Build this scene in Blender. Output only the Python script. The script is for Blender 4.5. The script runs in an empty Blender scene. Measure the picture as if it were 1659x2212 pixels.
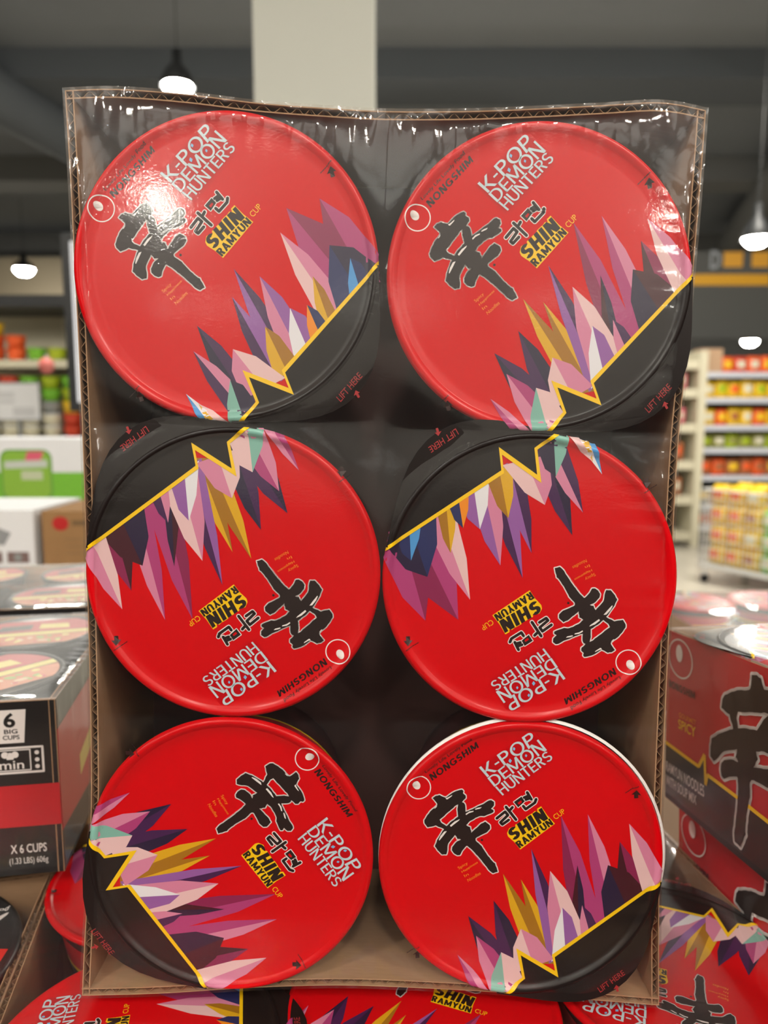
import bpy, bmesh, math, random
from mathutils import Vector, Matrix, noise
from mathutils.geometry import delaunay_2d_cdt, tessellate_polygon

scene = bpy.context.scene
COL = scene.collection
PI = math.pi
rnd = random.Random(7)

# ------------------------------------------------------------------ camera
CAMZ = 1.4
cam_data = bpy.data.cameras.new('camera')
cam = bpy.data.objects.new('camera', cam_data)
COL.objects.link(cam)
cam.location = (0, 0, CAMZ)
cam.rotation_euler = (math.radians(90 - 7.3), 0, 0)
cam_data.sensor_fit = 'VERTICAL'
cam_data.sensor_height = 36.0
cam_data.sensor_width = 27.0
cam_data.lens = 1597.0 / 2212.0 * 36.0
cam_data.clip_start = 0.02
cam_data.clip_end = 100
cam_data.dof.use_dof = True
cam_data.dof.focus_distance = 0.358
cam_data.dof.aperture_fstop = 7.0
scene.camera = cam

# ------------------------------------------------------------------ world and exposure
world = bpy.data.worlds.new('world')
scene.world = world
world.use_nodes = True
world.node_tree.nodes['Background'].inputs[0].default_value = (0.9, 0.95, 1.0, 1)
world.node_tree.nodes['Background'].inputs[1].default_value = 0.3
vs = scene.view_settings
vs.view_transform = 'Standard'
vs.look = 'None'
vs.gamma = 1.0
vs.use_curve_mapping = False
vs.exposure = 0.0
scene.cycles.max_bounces = 5
scene.cycles.diffuse_bounces = 2
scene.cycles.glossy_bounces = 3
scene.cycles.transmission_bounces = 2
scene.cycles.transparent_max_bounces = 16
scene.cycles.sample_clamp_indirect = 6.0
scene.cycles.use_denoising = True
scene.cycles.adaptive_threshold = 0.08

LAMP_POWER = 300.0
REAR_LAMP_POWER = 145.0
# high-bay lamps, the shop's and added ones: x, y, height of the glowing disc, radius
LAMPS = [(-1.63, 6.22, 4.0, .115), (-6.36, 13.5, 4.0, .16), (2.91, 6.0, 2.79, .10), (6.35, 13.1, 2.72, .13), (2.80, 5.2, 4.0, .17),
         (-1.93, 3.86, 4.0, .2), (-2.15, -6.5, 4.0, .17), (2.95, -6.6, 4.0, .17),
         (-5.6, -1.5, 4.0, .17), (5.4, -2.2, 4.0, .17), (4.6, 1.9, 4.0, .17), (0.6, 9.6, 4.0, .17),
         (-4.3, -4.2, 4.0, .17), (4.5, -4.4, 4.0, .17), (-6.4, -7.6, 4.0, .17), (6.4, -7.4, 4.0, .17), (-1.6, -2.0, 4.0, .17), (1.8, -1.8, 4.0, .17), (0.2, -2.4, 4.0, .17)]  # unseen row, added to put glints on the film
# unseen light panels added behind the camera to fill the lids and film
FILL_PANELS = [(x, y) for y in (-3.3, -4.7) for x in (-6.0, -3.6, -1.2, 1.2, 3.6, 6.0)] + [(x, -11.6) for x in (-6.0, -3.0, 0.0, 3.0, 6.0)]
FILL_STRENGTH = 3.0

# ------------------------------------------------------------------ materials
def lin(c):
    return tuple((v / 255 / 12.92) if v / 255 <= 0.04045 else ((v / 255 + 0.055) / 1.055) ** 2.4 for v in c)

def mat(name, rgb, rough=0.5, spec=0.5, noise_amt=0.0, noise_scale=40.0, bump=0.0, metallic=0.0, emit=0.0, stretch=None, coat=0.0):
    m = bpy.data.materials.new(name)
    m.use_nodes = True
    nt = m.node_tree
    b = nt.nodes['Principled BSDF']
    c = lin(rgb)
    b.inputs['Base Color'].default_value = (*c, 1)
    b.inputs['Roughness'].default_value = rough
    b.inputs['Specular IOR Level'].default_value = spec
    b.inputs['Metallic'].default_value = metallic
    b.inputs['Coat Weight'].default_value = coat
    b.inputs['Coat Roughness'].default_value = 0.08
    if emit:
        b.inputs['Emission Color'].default_value = (*c, 1)
        b.inputs['Emission Strength'].default_value = emit
    if noise_amt or bump:
        tc = nt.nodes.new('ShaderNodeTexCoord')
        mp = nt.nodes.new('ShaderNodeMapping')
        if stretch:
            mp.inputs['Scale'].default_value = stretch
        nz = nt.nodes.new('ShaderNodeTexNoise')
        nz.inputs['Scale'].default_value = noise_scale
        nz.inputs['Detail'].default_value = 4
        nt.links.new(tc.outputs['Object'], mp.inputs[0])
        nt.links.new(mp.outputs[0], nz.inputs['Vector'])
        if noise_amt:
            mx = nt.nodes.new('ShaderNodeMix')
            mx.data_type = 'RGBA'
            mx.inputs['A'].default_value = (*[v * (1 - noise_amt) for v in c], 1)
            mx.inputs['B'].default_value = (*[min(1, v * (1 + noise_amt)) for v in c], 1)
            nt.links.new(nz.outputs['Fac'], mx.inputs['Factor'])
            nt.links.new(mx.outputs['Result'], b.inputs['Base Color'])
        if bump:
            bp = nt.nodes.new('ShaderNodeBump')
            bp.inputs['Strength'].default_value = bump
            bp.inputs['Distance'].default_value = 0.002
            nt.links.new(nz.outputs['Fac'], bp.inputs['Height'])
            nt.links.new(bp.outputs[0], b.inputs['Normal'])
    return m

def film_material():
    m = bpy.data.materials.new('clear_film')
    m.use_nodes = True
    nt = m.node_tree
    nt.nodes.clear()
    out = nt.nodes.new('ShaderNodeOutputMaterial')
    tr = nt.nodes.new('ShaderNodeBsdfTransparent')
    tr.inputs[0].default_value = (0.965, 0.965, 0.96, 1)
    gl = nt.nodes.new('ShaderNodeBsdfGlossy')
    gl.inputs['Roughness'].default_value = 0.06
    gh = nt.nodes.new('ShaderNodeBsdfGlossy')
    gh.inputs['Roughness'].default_value = 0.42
    gm = nt.nodes.new('ShaderNodeMixShader'); gm.inputs[0].default_value = 0.5
    gl.inputs['Color'].default_value = (1, 1, 1, 1)
    lw = nt.nodes.new('ShaderNodeLayerWeight')
    lw.inputs['Blend'].default_value = 0.5
    pw = nt.nodes.new('ShaderNodeMath'); pw.operation = 'POWER'; pw.inputs[1].default_value = 5
    mu = nt.nodes.new('ShaderNodeMath'); mu.operation = 'MULTIPLY_ADD'
    mu.inputs[1].default_value = 0.85; mu.inputs[2].default_value = 0.054
    mix = nt.nodes.new('ShaderNodeMixShader')
    tc = nt.nodes.new('ShaderNodeTexCoord')
    n1 = nt.nodes.new('ShaderNodeTexNoise'); n1.inputs['Scale'].default_value = 800; n1.inputs['Detail'].default_value = 3
    n2 = nt.nodes.new('ShaderNodeTexNoise'); n2.inputs['Scale'].default_value = 60; n2.inputs['Detail'].default_value = 2
    ad = nt.nodes.new('ShaderNodeMath'); ad.operation = 'MULTIPLY_ADD'; ad.inputs[1].default_value = 2.2
    bp = nt.nodes.new('ShaderNodeBump'); bp.inputs['Strength'].default_value = 0.15; bp.inputs['Distance'].default_value = 0.0002
    L = nt.links.new
    L(tc.outputs['Object'], n1.inputs['Vector']); L(tc.outputs['Object'], n2.inputs['Vector'])
    L(n2.outputs['Fac'], ad.inputs[0]); L(n1.outputs['Fac'], ad.inputs[2])
    L(ad.outputs[0], bp.inputs['Height'])
    L(bp.outputs[0], gl.inputs['Normal'])
    L(lw.outputs['Facing'], pw.inputs[0]); L(pw.outputs[0], mu.inputs[0]); L(mu.outputs[0], mix.inputs[0])
    L(tr.outputs[0], mix.inputs[1]); L(gl.outputs[0], gm.inputs[1]); L(gh.outputs[0], gm.inputs[2]); L(gm.outputs[0], mix.inputs[2]); L(mix.outputs[0], out.inputs[0])
    return m

FILM = film_material()
M_RED = mat('lid_red', (214, 6, 16), 0.24, 0.25)
M_BLACK = mat('print_black', (30, 22, 21), 0.3, 0.25)
M_INK = mat('ink_black', (40, 26, 24), 0.4, 0.4)
M_GREYINK = mat('small_ink', (52, 22, 20), 0.4, 0.4)
M_YELLOW = mat('print_yellow', (250, 200, 12), 0.35, 0.5)
M_ORANGE = mat('print_orange', (240, 140, 25), 0.35, 0.5)
M_WHITE = mat('print_white', (238, 228, 224), 0.35, 0.5)
M_SILVER = mat('foil_silver', (196, 214, 220), 0.3, 0.6, noise_amt=0.12, noise_scale=150)
M_FOILBLUE = mat('foil_blue', (130, 185, 225), 0.3, 0.6)
M_GLOW1 = mat('title_ground_outer', (205, 7, 17), 0.25, 0.25)
M_GLOW2 = mat('title_ground', (190, 9, 20), 0.25, 0.25)
M_TABRED = mat('tab_red', (158, 42, 44), 0.4)
M_RIMWHITE = mat('cup_rim_white', (245, 240, 236), 0.4)
P_PLUM = mat('shard_plum', (70, 32, 78), 0.35)
P_NIGHT = mat('shard_night', (42, 28, 58), 0.35)
P_PINK = mat('shard_pink', (214, 130, 160), 0.35)
P_BLUSH = mat('shard_blush', (232, 190, 190), 0.35)
P_MAGENTA = mat('shard_magenta', (176, 62, 118), 0.35)
P_ROSE = mat('shard_rose', (140, 36, 80), 0.35)
P_MAROON = mat('shard_maroon', (70, 22, 34), 0.35)
P_MUSTARD = mat('shard_mustard', (222, 168, 28), 0.35)
P_OCHRE = mat('shard_ochre', (166, 112, 24), 0.35)
P_LILAC = mat('shard_lilac', (150, 92, 160), 0.35)
P_MINT = mat('shard_mint', (130, 180, 165), 0.35)
P_PALE = mat('shard_pale', (232, 226, 230), 0.35)
P_BLUE = mat('shard_blue', (80, 150, 210), 0.35)
P_NAVY = mat('shard_navy', (40, 44, 92), 0.35)
KRAFT = mat('kraft_board', (174, 136, 104), 0.8, 0.2, noise_amt=0.12, noise_scale=90, stretch=(1, 1, 8))
KRAFT_FLUTE = mat('kraft_flute', (138, 106, 80), 0.85, 0.15)
KRAFT_DARK = mat('kraft_brown', (160, 122, 82), 0.85, 0.2, noise_amt=0.1, noise_scale=30)
BASE_DARK = mat('dark_tray_base', (92, 60, 56), 0.6, 0.3)
CUP_SIDE = mat('cup_side_print', (74, 26, 28), 0.45, 0.4)
BOX_RED = mat('carton_red', (196, 28, 38), 0.35, 0.5)
BOX_BLACK = mat('carton_black', (30, 26, 26), 0.35, 0.5)
BOX_DARKRED = mat('carton_dark_lettering', (92, 14, 20), 0.4)

# ------------------------------------------------------------------ mesh helpers
class MB:
    def __init__(self):
        self.v = []; self.f = []; self.mi = []; self.sm = []; self.mats = []
    def midx(self, m):
        if m not in self.mats:
            self.mats.append(m)
        return self.mats.index(m)
    def add(self, verts, faces, m, smooth=False):
        o = len(self.v); i = self.midx(m)
        self.v.extend([tuple(p) for p in verts])
        for f in faces:
            self.f.append(tuple(o + k for k in f)); self.mi.append(i); self.sm.append(smooth)
    def box(self, lo, hi, m, mx=None):
        x0, y0, z0 = lo; x1, y1, z1 = hi
        vs_ = [Vector(p) for p in ((x0,y0,z0),(x1,y0,z0),(x1,y1,z0),(x0,y1,z0),(x0,y0,z1),(x1,y0,z1),(x1,y1,z1),(x0,y1,z1))]
        if mx: vs_ = [mx @ p for p in vs_]
        self.add(vs_, [(0,3,2,1),(4,5,6,7),(0,1,5,4),(1,2,6,5),(2,3,7,6),(3,0,4,7)], m)
    def lathe(self, prof, m, n=48, cap0=False, cap1=False, c=(0,0,0), smooth=True):
        vs_ = []
        for r, z in prof:
            for k in range(n):
                a = 2*PI*k/n
                vs_.append((c[0]+r*math.cos(a), c[1]+r*math.sin(a), c[2]+z))
        fs = []
        for j in range(len(prof)-1):
            for k in range(n):
                k2 = (k+1) % n
                fs.append((j*n+k, j*n+k2, (j+1)*n+k2, (j+1)*n+k))
        self.add(vs_, fs, m, smooth)
        o = len(self.v) - len(vs_); i = self.midx(m)
        if cap0:
            self.f.append(tuple(o+k for k in reversed(range(n)))); self.mi.append(i); self.sm.append(False)
        if cap1:
            b = o+(len(prof)-1)*n
            self.f.append(tuple(b+k for k in range(n))); self.mi.append(i); self.sm.append(False)
    def tube(self, p0, p1, r, m, n=10):
        p0 = Vector(p0); p1 = Vector(p1); d = (p1-p0)
        q = d.to_track_quat('Z', 'Y').to_matrix()
        vs_ = []
        for p in (p0, p1):
            for k in range(n):
                a = 2*PI*k/n
                vs_.append(p + q @ Vector((r*math.cos(a), r*math.sin(a), 0)))
        fs = [(k, (k+1) % n, n+(k+1) % n, n+k) for k in range(n)] + [tuple(reversed(range(n))), tuple(range(n, 2*n))]
        self.add(vs_, fs, m)
    def build(self, name, parent=None, mx=None):
        me = bpy.data.meshes.new(name)
        me.from_pydata(self.v, [], self.f)
        for m in self.mats:
            me.materials.append(m)
        me.polygons.foreach_set('material_index', self.mi)
        me.polygons.foreach_set('use_smooth', self.sm)
        me.update()
        o = bpy.data.objects.new(name, me)
        COL.objects.link(o)
        if parent: o.parent = parent
        if mx is not None: o.matrix_local = mx
        return o

def tag(o, label, cat, group=None, kind=None):
    o['label'] = label; o['category'] = cat
    if group: o['group'] = group
    if kind: o['kind'] = kind
    return o

def struct(o):
    o['kind'] = 'structure'
    return o

def empty(name, mx, label=None, cat=None, group=None):
    o = bpy.data.objects.new(name, None)
    COL.objects.link(o)
    o.empty_display_size = 0.02
    o.matrix_world = mx
    if label: tag(o, label, cat, group)
    return o

def kids(o):
    return [c for c in bpy.data.objects if c.parent == o]

def copy_tree(o, parent=None):
    c = o.copy(); COL.objects.link(c); c.parent = parent
    for ch in kids(o):
        copy_tree(ch, c)
    return c

_text_cache = {}
def text_geo(s, bold=0.0):
    if (s, bold) in _text_cache: return _text_cache[(s, bold)]
    cu = bpy.data.curves.new('lettering', 'FONT')
    cu.body = s; cu.offset = bold; cu.resolution_u = 3
    o = bpy.data.objects.new('lettering', cu)
    COL.objects.link(o)
    dg = bpy.context.evaluated_depsgraph_get()
    me = bpy.data.meshes.new_from_object(o.evaluated_get(dg))
    vv = [(p.co.x, p.co.y) for p in me.vertices]
    ff = [tuple(p.vertices) for p in me.polygons]
    bpy.data.objects.remove(o); bpy.data.curves.remove(cu); bpy.data.meshes.remove(me)
    x0 = min(p[0] for p in vv); x1 = max(p[0] for p in vv); y0 = min(p[1] for p in vv); y1 = max(p[1] for p in vv)
    vv = [((x-x0)/(x1-x0), (y-y0)/(y1-y0)) for x, y in vv]
    _text_cache[(s, bold)] = (vv, ff)
    return vv, ff

def arc_quads(cx, cy, rx, ry, t, a0, a1, n=14, tv=None):
    """a curved pen band: outer radii rx, ry, width t at the sides and tv at top and bottom"""
    tv = tv or t; out = []
    for k in range(n):
        q = []
        for a, i in ((a0+(a1-a0)*k/n, 0), (a0+(a1-a0)*(k+1)/n, 0), (a0+(a1-a0)*(k+1)/n, 1), (a0+(a1-a0)*k/n, 1)):
            r = math.radians(a); q.append((cx+(rx-i*t)*math.cos(r), cy+(ry-i*tv)*math.sin(r)))
        out.append(q)
    return out

def block_letter(ch, t):
    """heavy sans capitals, 1 unit tall with stems t wide: (advance width, polygons)"""
    h = t*.82
    def rc(x0, y0, x1, y1): return [(x0, y0), (x1, y0), (x1, y1), (x0, y1)]
    def dg(xa, ya, xb, yb, w): return [(xa, ya), (xa+w, ya), (xb+w, yb), (xb, yb)]
    w = .72
    if ch == 'I': return t, [rc(0, 0, t, 1)]
    if ch == '-': return .30, [rc(0, .42, .30, .42+h)]
    if ch == ' ': return .3, []
    if ch == 'H': return w, [rc(0, 0, t, 1), rc(w-t, 0, w, 1), rc(0, .5-h/2, w, .5+h/2)]
    if ch == 'N': return w, [rc(0, 0, t*.9, 1), rc(w-t*.9, 0, w, 1), dg(0, 1, w-t*1.15, 0, t*1.15)]
    if ch == 'M':
        w = .88
        return w, [rc(0, 0, t*.85, 1), rc(w-t*.85, 0, w, 1), dg(0, 1, w/2-t*.5, .12, t), dg(w-t, 1, w/2-t*.5, .12, t)]
    if ch == 'A':
        w = .8
        return w, [dg(0, 0, w/2-t*.5, 1, t), dg(w-t, 0, w/2-t*.5, 1, t), rc(.2, .22, w-.2, .22+h*.8)]
    if ch == 'Y': return w, [rc(w/2-t/2, 0, w/2+t/2, .46), dg(0, 1, w/2-t*.5, .4, t), dg(w-t, 1, w/2-t*.5, .4, t)]
    if ch == 'U': return w, [rc(0, .36, t, 1), rc(w-t, .36, w, 1)] + arc_quads(w/2, .36, w/2, .36, t, 180, 360, 14, h)
    if ch == 'K': return w, [rc(0, 0, t, 1), dg(t*.8, .42, w-t*1.2, 1, t*1.2), dg(w-t*1.25, 0, t*1.0, .55, t*1.25)]
    if ch in 'PR':
        w = .64; out = [rc(0, 0, t, 1), rc(t*.9, 1-h, w-.27, 1), rc(t*.9, .44, w-.27, .44+h)] + arc_quads(w-.28, .72, .28, .28, t, -90, 90, 12, h)
        if ch == 'R': out.append(dg(w-t*1.15, 0, w*.36, .5, t*1.1)); 
        return w, out
    if ch == 'D': return .72, [rc(0, 0, t, 1), rc(t*.9, 1-h, .30, 1), rc(t*.9, 0, .30, h)] + arc_quads(.28, .5, .44, .5, t, -90, 90, 16, h)
    if ch == 'O': return .90, arc_quads(.45, .5, .45, .5, t, 0, 360, 32, h)
    if ch == 'G': return .84, arc_quads(.44, .5, .44, .5, t, 40, 345, 26, h) + [rc(.46, .40, .84, .40+h*.8), rc(.84-t*.9, .08, .84, .45)]
    if ch == 'E': return .56, [rc(0, 0, t, 1), rc(0, 1-h, .56, 1), rc(0, .5-h/2, .52, .5+h/2), rc(0, 0, .56, h)]
    if ch == 'T': return .62, [rc(.31-t/2, 0, .31+t/2, 1), rc(0, 1-h, .62, 1)]
    if ch == 'S':
        r = (1+h)/4
        return .64, arc_quads(.32, 1-r, .32, r, t, 30, 270, 18, h) + arc_quads(.32, r, .32, r, t, -150, 90, 18, h)
    raise KeyError(ch)

def block_text(s, t, gap=.13):
    x = 0; out = []
    for ch in s:
        w, polys = block_letter(ch, t)
        out += [[(px+x, py) for px, py in p] for p in polys]
        x += w+gap
    W = x-gap
    return [[(px/W, py) for px, py in p] for p in out]

def bil(q, u, v):
    bl, br, tr, tl = q
    return tuple((1-v)*((1-u)*bl[i]+u*br[i]) + v*((1-u)*tl[i]+u*tr[i]) for i in (0, 1))

def inside(p, poly):
    x, y = p; c = False; n = len(poly)
    for i in range(n):
        x1, y1 = poly[i]; x2, y2 = poly[i-1]
        if (y1 > y) != (y2 > y) and x < (x2-x1)*(y-y1)/(y2-y1)+x1: c = not c
    return c

def disc_poly(c, rx, ry=None, n=40, rot=0.0):
    ry = ry or rx
    out = []
    for k in range(n):
        a = 2*PI*k/n; x = rx*math.cos(a); y = ry*math.sin(a)
        out.append((c[0]+x*math.cos(rot)-y*math.sin(rot), c[1]+x*math.sin(rot)+y*math.cos(rot)))
    return out

def stroke_polys(pts, w, closed=False, taper=None):
    """a broad pen line: one quad per segment and a round joint on every point"""
    out = []; n = len(pts)
    for i in range(n if closed else n-1):
        a = pts[i]; b = pts[(i+1) % n]
        dx, dy = b[0]-a[0], b[1]-a[1]; L = math.hypot(dx, dy) or 1e-9
        nx, ny = -dy/L*w/2, dx/L*w/2
        out.append([(a[0]+nx, a[1]+ny), (a[0]-nx, a[1]-ny), (b[0]-nx, b[1]-ny), (b[0]+nx, b[1]+ny)])
    for p in pts:
        out.append(disc_poly(p, w/2, n=10))
    return out

class Print:
    """flat printing in layers on a surface: place(x, y, layer) gives the 3-D point"""
    def __init__(self, mb, place, flip=False):
        self.mb = mb; self.place = place; self.flip = flip
    def poly(self, poly, m, layer, holes=()):
        loops = [poly] + list(holes)
        tris = tessellate_polygon([[Vector((x, y, 0)) for x, y in l] for l in loops])
        flat = [p for l in loops for p in l]
        fs = []
        for t in tris:
            a, b, c = [flat[i] for i in t]
            if (b[0]-a[0])*(c[1]-a[1])-(b[1]-a[1])*(c[0]-a[0]) < 0: t = (t[0], t[2], t[1])
            fs.append(tuple(reversed(t)) if self.flip else tuple(t))
        self.mb.add([self.place(x, y, layer) for x, y in flat], fs, m)
    def strokes(self, pts, w, m, layer, closed=False):
        for q in stroke_polys(pts, w, closed): self.poly(q, m, layer)
    def text(self, s, quad, m, layer, bold=0.0):
        vv, ff = text_geo(s, bold)
        pts = [bil(quad, u, v) for u, v in vv]
        self.mb.add([self.place(x, y, layer) for x, y in pts], [tuple(reversed(f)) for f in ff] if self.flip else ff, m)
    def block(self, s, quad, m, layer, t, gap=.13):
        for p in block_text(s, t, gap):
            q = [bil(quad, u, v) for u, v in p]
            if self.place is lid_place: drape(self, q, m, layer)
            else: self.poly(q, m, layer)
    def ring(self, c, rx, ry, w, m, layer, n=48, rot=0.0):
        o = disc_poly(c, rx+w/2, ry+w/2, n, rot); i = disc_poly(c, rx-w/2, ry-w/2, n, rot)
        pts = o+i
        fs = [(k, (k+1) % n, n+(k+1) % n, n+k) for k in range(n)]
        if not self.flip: fs = [tuple(reversed(f)) for f in fs]
        self.mb.add([self.place(x, y, layer) for x, y in pts], fs, m)

# ------------------------------------------------------------------ the brushed character (traced outline, x right, y down)
XIN = [(290,325),(345,285),(415,275),(475,305),(525,325),(600,265),(700,205),(830,170),(860,200),(850,240),(900,285),(895,330),(825,400),
 (870,420),(885,450),(895,580),(1000,545),(1150,465),(1230,440),(1290,390),(1370,360),(1420,400),(1420,465),(1365,525),(1415,550),(1410,590),
 (1290,640),(1240,665),(1180,655),(1080,695),(960,770),(905,825),(980,870),(1005,970),(1080,900),(1190,800),(1260,765),(1350,830),(1355,890),
 (1290,960),(1170,1020),(1075,1075),(1085,1110),(1190,1220),(1290,1370),(1390,1490),(1440,1540),(1480,1650),(1490,1690),(1400,1720),(1330,1660),
 (1240,1550),(1150,1430),(1040,1310),(930,1215),(905,1215),(830,1310),(800,1385),(740,1390),(690,1360),(645,1290),(650,1230),(720,1150),
 (810,1095),(740,1080),(700,1010),(640,1080),(560,1200),(555,1330),(540,1370),(460,1375),(380,1300),(330,1220),(370,1110),(430,1000),
 (490,915),(490,905),(400,860),(340,830),(270,860),(190,870),(130,790),(130,740),(190,650),(240,580),(320,510),(375,460),(370,430),(330,380)]
XIN_HOLE = [(755,440),(700,480),(560,600),(470,680),(415,730),(450,790),(545,845),(640,760),(755,670),(745,530)]
XIN_DRY = [[(895,620),(960,575),(1045,560),(1040,580),(960,605),(905,642)], [(1068,528),(1120,505),(1195,492),(1170,520),(1080,542)],
 [(605,835),(690,760),(790,715),(770,745),(700,800),(625,860)], [(400,1100),(430,1030),(500,945),(550,938),(480,1030),(410,1115)],
 [(525,325),(560,318),(650,268),(640,292),(560,350),(540,350)], [(318,520),(340,485),(372,468),(360,490),(330,522)], [(930,1220),(1240,1590),(1225,1575),(1000,1300)]]

def rough_poly(poly, amp, step, seed):
    r = random.Random(seed); out = []; n = len(poly)
    for i in range(n):
        a = poly[i]; b = poly[(i+1) % n]
        L = math.hypot(b[0]-a[0], b[1]-a[1]); k = max(1, int(L/step))
        for j in range(k):
            t = j/k
            out.append((a[0]+(b[0]-a[0])*t+r.uniform(-amp, amp), a[1]+(b[1]-a[1])*t+r.uniform(-amp, amp)))
    return out
XIN_R = rough_poly(XIN, 5, 34, 1)
XIN_HR = rough_poly(XIN_HOLE, 4, 40, 2)

def print_xin(pr, fn, scale, layer, m_ink, m_white, width=46, dry=True):
    """fn maps the traced frame to the surface; scale = surface length of one traced unit"""
    P = [fn(*p) for p in XIN_R]; H = [fn(*p) for p in XIN_HR]
    pr.strokes(P, width*scale, m_white, layer, True)
    pr.strokes(H, width*scale, m_white, layer, True)
    pr.poly(P, m_ink, layer+1, [H])
    if dry:
        for q in XIN_DRY: pr.poly([fn(*p) for p in q], m_white, layer+2)

# ------------------------------------------------------------------ red noodle cup (origin on the lid's centre, z out of the lid)
R = 0.0716
LID_H = (0.00021433085, 4.1870275e-06, -0.18008297, 4.3298191e-06, -0.00021665063, 0.2630925, 5.0698339e-07, -5.1974597e-05)
def art(px, py):
    """artwork measured on one lid, straightened into lid coordinates in metres"""
    a, b, c, d, e, f, g, h = LID_H
    w = g*px + h*py + 1
    return ((a*px+b*py+c)/w - 0.074763, (d*px+e*py+f)/w + 0.14393)
def win(ox, oy, s):
    return lambda x, y: art(ox+x*s, oy+y*s)
gA = win(900, 1670, 190/1659); gB = win(870, 1550, 340/1659); gC = win(1050, 1680, 190/1659)
gE = win(970, 1830, 460/1659); g6 = win(800, 1500, 700/1659); gP = win(0, 0, 1.0)

def prof(r):
    t = r/R
    pts = [(0, .0002), (.925, 0), (.945, .0010), (.965, .0016), (.985, .0012), (1.0, -.0004), (1.03, -.0004)]
    for (a, za), (b, zb) in zip(pts, pts[1:]):
        if t <= b: return za+(zb-za)*max(0, t-a)/(b-a)
    return -.0004
EPS = 0.00007
def lid_place(x, y, layer):
    r = math.hypot(x, y)
    return (x, y, prof(r) + EPS*layer*(1+2.2*min(1, max(0, (r/R-.925)/.03))))

RINGS = [t*R for t in (.88, .90, .915, .93, .9375, .945, .955, .965, .975, .985, .992, 1.0)]
def drape(pr, poly, m, layer):
    """a printed area that runs out over the raised rim: meshed finely there and cut at the lid's edge"""
    if max(math.hypot(*p) for p in poly) < .89*R:
        pr.poly(poly, m, layer); return
    dense = []
    n = len(poly)
    for i in range(n):
        a = poly[i]; b = poly[(i+1) % n]; k = max(1, int(math.hypot(b[0]-a[0], b[1]-a[1])/0.0015))
        dense += [(a[0]+(b[0]-a[0])*j/k, a[1]+(b[1]-a[1])*j/k) for j in range(k)]
    pts = [Vector(p) for p in dense]
    nd = len(pts)
    for r in RINGS + [1.012*R]:
        for k in range(150):
            a = 2*PI*k/150
            p = (r*math.cos(a), r*math.sin(a))
            if inside(p, poly): pts.append(Vector(p))
    V, E, F, *_ = delaunay_2d_cdt(pts, [], [list(range(nd))], 1, 1e-7)
    fs = []
    for f in F:
        cx = sum(V[i].x for i in f)/len(f); cy = sum(V[i].y for i in f)/len(f)
        if math.hypot(cx, cy) > 1.001*R or not inside((cx, cy), poly): continue
        a, b, c = [V[i] for i in f[:3]]
        if (b-a).cross(c-a) < 0: f = list(reversed(f))
        fs.append(tuple(f))
    used = sorted({i for f in fs for i in f}); mp = {i: k for k, i in enumerate(used)}
    pr.mb.add([pr.place(V[i].x, V[i].y, layer) for i in used], [tuple(mp[i] for i in f) for f in fs], m, True)

# crystal splinters fanning up from the zigzag: (foot 1, foot 2, tip, shoulder height, left facet, right facet)
SHARDS_B = [((1238,2030),(1300,1985),(1205,1745),P_ROSE,P_MAGENTA), ((1290,1990),(1345,1955),(1262,1742),P_MAGENTA,P_PINK), ((1335,1965),(1395,1925),(1330,1800),P_MAROON,P_ROSE),
 ((1300,1980),(1400,1920),(1305,1850),P_NIGHT,P_MAROON), ((1385,1930),(1440,1895),(1350,1762),P_BLUSH,P_PINK), ((1225,2035),(1262,2010),(1240,1850),P_MAROON,P_NIGHT),
 ((1140,2060),(1195,2060),(1082,1868),P_MUSTARD,P_OCHRE), ((1165,2060),(1205,2045),(1120,1880),P_OCHRE,P_MUSTARD), ((1180,2060),(1225,2035),(1142,1815),P_LILAC,P_PLUM), ((1190,2050),(1262,2005),(1182,1862),P_PINK,P_BLUSH),
 ((1185,2055),(1245,2015),(1208,1940),P_PALE,P_LILAC), ((1250,2020),(1290,1995),(1250,1935),P_PINK,P_PLUM),
 ((1075,2120),(1130,2080),(1008,1958),P_NIGHT,P_PLUM), ((1090,2100),(1140,2060),(1062,1925),P_PLUM,P_NIGHT), ((1060,2130),(1115,2095),(1025,2000),P_PINK,P_MAGENTA), ((1105,2080),(1190,2050),(1120,1985),P_BLUSH,P_PINK),
 ((1050,2148),(1125,2092),(1078,2035),P_MINT,P_BLUSH), ((1040,2150),(1070,2135),(985,2040),P_MAGENTA,P_PINK)]
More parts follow.
